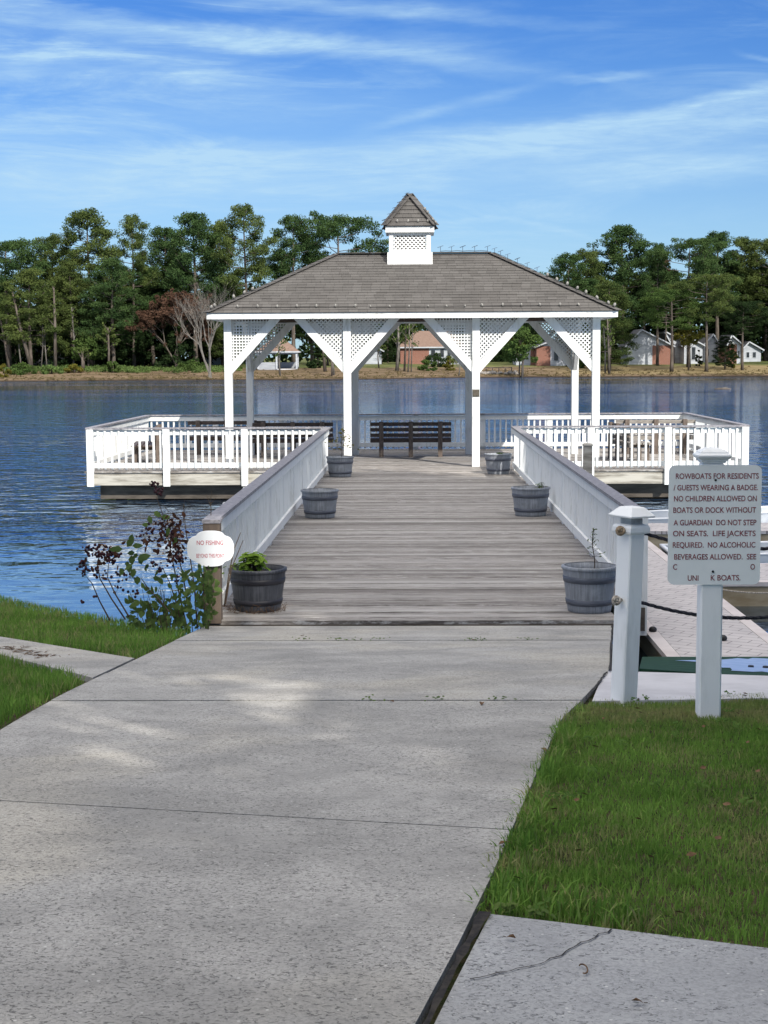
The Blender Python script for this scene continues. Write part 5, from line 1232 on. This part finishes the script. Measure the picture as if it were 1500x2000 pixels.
# undergrowth strip along left shore
C=[];Rd=[]
for i in range(420):
    px=rng.uniform(-100,470); D=rng.uniform(238,250); x=W(px,700,D).x; C.append((x,D,far_z(x,D)+.15+.25*rng.random())); Rd.append((.7,.5,.35))
tag(link('undergrowth',np_mesh('undergrowth',leafcloud(C,Rd,36,.16,.09,rng=rng),4),M['weed_leaf']),'low green and brown undergrowth along the left shore','undergrowth',kind='stuff')
C=[];Rd=[]
for i in range(1500):
    px=rng.uniform(-60,1600); x=W(px,700,235).x; d=abs(rng.normal())*9 if i%3 else abs(rng.normal())*1.2; y=shore_y(x)+.2+d; C.append((x,y,far_z(x,y)+.04)); q=.12+.22*rng.random(); Rd.append((q*1.6,q,q*.6))
tag(link('shore_grass',np_mesh('shore_grass',leafcloud(C,Rd,12,.11,.05,rng=rng),4),M['shore_tuft']),'dry brown grass tufts and roots along the far shoreline','grass',kind='stuff')
# shade trees behind the viewer
def shade_tree(x,y,H,Rr,seed,label,hc=.3,n=130,per=150):
    rng=np.random.default_rng(seed); root=empty('shade_tree',(x,y,g(y)-.2),label,'tree','shade trees behind the viewer'); tr=MB(); C=[];Rd=[]
    tr.tube([(0,0,0),(.2,.1,H*.3),(0,0,H*.85)],[.45,.34,.08],10)
    for i in range(n):
        t_=rng.random(); az=rng.random()*6.28; zz=H*(hc+(1-hc)*t_); rr_=Rr*math.sin(math.pi*min(.98,.12+.86*t_))**.6*rng.random()**.5; c=Vector((rr_*math.cos(az),rr_*math.sin(az),zz)); s=1.1+.8*rng.random()
        wp=c+Vector((x,y,g(y)-.2)); skip=False
        for (hx_,hy_,hd_),hr in HOLES:
            q=wp-Vector((hx_,hy_,g(hy_)+hd_)); 
            if (q-SUNV*q.dot(SUNV)).length<hr+s*1.0: skip=True
        if skip: continue
        C.append(tuple(c)); Rd.append((s,s,s*.7))
        tr.tube([(0,0,zz*.72),tuple(c)],[.09,.03],4)
    tr.build('trunk',M['bark'],root,True); link('crown',np_mesh('crown',leafcloud(C,Rd,per,.22,.13,rng=rng),4),M['green_leaf'],root)
SH=[(9.5,3.0,20.5,4.6,'tall shade tree on the bank to the right of the landing'),(13.2,4.2,21,4.8,'tall shade tree furthest to the right beside the landing'),(9,-7,20,5,'tall shade tree behind the viewer on the right'),(13.2,-5,21,5.2,'tall shade tree far behind the viewer on the right'),(5.2,-4.5,19.5,4.2,'slender shade tree directly behind the viewer'),(3.4,-8.5,18,4.8,'broad shade tree behind the viewer, lowest crown'),(7.2,-10.5,19,5,'round shade tree at the very back behind the viewer')]
HOLES=[((-1.75,7.4,0),.14),((-1.3,7.25,0),.20),((-.85,7.15,0),.14),((-1.86,13.9,.68),.18)]
for i,(x,y,H,r_,lb) in enumerate(SH): shade_tree(x,y,H,r_,100+i,lb)
# ------------------------------------------------------------ houses on the far shore
def house(px0,px1,D,eave_py,ridge_px,ridge_py,label,walls,roofm='roof_far_grey',depth=9,base_py=None,gable=True,ridge_span=None,wins=(),name='house'):
    a=W(px0,700,D).x;b=W(px1,700,D).x;z0=far_z((a+b)/2,D)-.1; ze=W(px0,eave_py,D).z; zr=W(ridge_px,ridge_py,D).z; xr_=W(ridge_px,700,D).x
    root=empty(name,((a+b)/2,D,z0),label,'house','houses on the far shore'); o=-Vector(root.location)
    def HB(m,n,mm): return m.build(n,M[mm],root,loc=o)
    for (p0,p1,mm) in walls: x0,x1=W(p0,700,D).x,W(p1,700,D).x; HB(MB().box(x0,x1,D,D+depth,z0,ze),'wall',mm)
    ov=.5
    if gable:
        HB(MB().prismy([(a,ze+.002),(b,ze+.002),(xr_,zr-.12)],D-.02,D+depth),'gable',walls[0][2] if walls[0][2]!='brick' else 'far_white')
        for (x,zq) in ((a-ov,ze-.25),(b+ov,ze-.25)):
            m=MB(); m.add([(x,D-ov,zq),(xr_,D-ov,zr),(xr_,D+depth+ov,zr),(x,D+depth+ov,zq),(x,D-ov,zq+.14),(xr_,D-ov,zr+.14),(xr_,D+depth+ov,zr+.14),(x,D+depth+ov,zq+.14)],[(3,2,1,0),(4,5,6,7),(0,1,5,4),(1,2,6,5),(2,3,7,6),(3,0,4,7)]); HB(m,'roof',roofm)
            m=MB(); m.bar((x,D-ov-.06,zq+.02),(xr_,D-ov-.06,zr+.02),.08,.22); HB(m,'roof_trim','far_white')
    else:
        r0,r1=W(ridge_span[0],700,D).x,W(ridge_span[1],700,D).x; yr=D+depth/2
        m=MB(); m.add([(a-ov,D-ov,ze),(b+ov,D-ov,ze),(b+ov,D+depth+ov,ze),(a-ov,D+depth+ov,ze),(r0,yr,zr),(r1,yr,zr)],[(0,1,5,4),(1,2,5),(2,3,4,5),(3,0,4)]); HB(m,'roof',roofm)
        HB(MB().box(a-ov-.03,b+ov+.03,D-ov-.06,D-ov-.01,ze-.2,ze+.03),'roof_trim','far_white')
    for (p0,p1,t0,t1) in wins:
        x0,x1=W(p0,700,D).x,W(p1,700,D).x; w0,w1=W(p0,t1,D).z,W(p0,t0,D).z; w0=max(w0,z0+.1)
        f=HB(MB().box(x0-.08,x1+.08,D-.06,D-.03,w0-.08,w1+.08),'window','far_white')
        MB().box(x0,x1,D-.085,D-.062,w0,w1).build('pane',M['glass_dark'],f)
    return root
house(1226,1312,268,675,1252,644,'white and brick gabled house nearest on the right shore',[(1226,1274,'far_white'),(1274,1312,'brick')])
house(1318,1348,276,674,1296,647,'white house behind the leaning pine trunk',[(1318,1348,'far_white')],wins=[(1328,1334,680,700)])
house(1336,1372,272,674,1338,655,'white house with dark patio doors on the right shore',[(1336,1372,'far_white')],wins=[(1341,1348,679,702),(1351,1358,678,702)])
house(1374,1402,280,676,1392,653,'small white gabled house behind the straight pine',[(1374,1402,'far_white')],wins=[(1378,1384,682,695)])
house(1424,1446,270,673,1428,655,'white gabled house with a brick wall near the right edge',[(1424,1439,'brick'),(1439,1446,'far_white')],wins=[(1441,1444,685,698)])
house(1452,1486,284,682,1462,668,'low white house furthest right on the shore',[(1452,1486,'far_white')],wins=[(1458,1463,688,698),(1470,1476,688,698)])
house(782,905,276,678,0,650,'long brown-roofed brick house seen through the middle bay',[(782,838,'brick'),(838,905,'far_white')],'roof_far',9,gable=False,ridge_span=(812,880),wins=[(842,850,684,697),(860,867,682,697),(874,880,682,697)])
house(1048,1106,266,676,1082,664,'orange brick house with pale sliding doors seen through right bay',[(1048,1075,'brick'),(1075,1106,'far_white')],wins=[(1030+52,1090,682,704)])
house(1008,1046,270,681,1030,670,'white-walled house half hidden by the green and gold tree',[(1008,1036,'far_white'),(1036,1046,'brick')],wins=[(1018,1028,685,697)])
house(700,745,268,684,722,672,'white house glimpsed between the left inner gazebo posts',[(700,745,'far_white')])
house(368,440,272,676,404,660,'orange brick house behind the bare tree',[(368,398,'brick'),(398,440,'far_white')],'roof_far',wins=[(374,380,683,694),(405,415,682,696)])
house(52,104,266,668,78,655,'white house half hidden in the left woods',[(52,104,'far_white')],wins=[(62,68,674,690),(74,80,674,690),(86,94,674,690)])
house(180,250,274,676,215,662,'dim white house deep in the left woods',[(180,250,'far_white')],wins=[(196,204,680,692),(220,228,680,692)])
# far white gazebo
D=247; cxx=W(543,700,D).x; z0=far_z(cxx,D)
fg=empty('far_gazebo',(cxx,D,z0),'small white six-sided gazebo with brown roof on the far shore','gazebo')
hx=[(3.55*math.cos(R(60*k+30)),2.6*math.sin(R(60*k+30))) for k in range(6)]
for k in range(6):
    x,y=hx[k]; x2,y2=hx[(k+1)%6]
    MB().cbox(x-.14,x+.14,y-.14,y+.14,0,2.7,.01).build('post',M['far_white'],fg)
    if k!=4: MB().bar((x,y,.55),(x2,y2,.55),.06,1.1).build('half_wall',M['far_white'],fg)
    MB().bar((x,y,2.55),(x2,y2,2.55),.10,.32).build('header',M['far_white'],fg)
x,y=hx[4];x2,y2=hx[5]
mb=MB(); ax=[(p[0]*1.16,p[1]*1.16,2.72) for p in hx]; mb.add(ax+[(0,0,5.6)],[(i,(i+1)%6,6) for i in range(6)]); mb.build('roof',M['roof_far'],fg)
mb=MB(); [mb.bar(Vector(ax[i]),Vector(ax[(i+1)%6]),.05,.22) for i in range(6)]; mb.build('roof_trim',M['far_white'],fg)
MB().prism([(p[0],p[1]) for p in hx],-.1,.06).build('floor',M['ledge'],fg)
# small footbridge / bulkhead left of gold tree
p=W(968,722,243); fb=empty('footbridge',(p.x,243,far_z(p.x,243)),'low stone and timber footbridge at the far shore in the right bay','bridge')
MB().box(-2.6,2.6,0,1.6,-.1,.2).build('deck',M['bench_leg'],fb); MB().bar((-2.6,0,1.0),(2.6,0,1.0),.1,.12).build('handrail',M['bench_leg'],fb)
for k in range(6): x=-2.5+k; MB().box(x-.06,x+.06,-.06,.06,.2,.94).build('post',M['bench_leg'],fb)
mb=MB(); rng=np.random.default_rng(8)
for k in range(26): mb.lathe([(.01,-.25),(.35,-.15),(.42,.05),(.25,.25),(.01,.32)],7,(rng.uniform(-3.6,3.4),-.6+rng.random()*.6,-.1+rng.random()*.35),rng.random())
mb.build('boulders',M['bench_grey'],fb)
SC.render.resolution_x=768; SC.render.resolution_y=1024
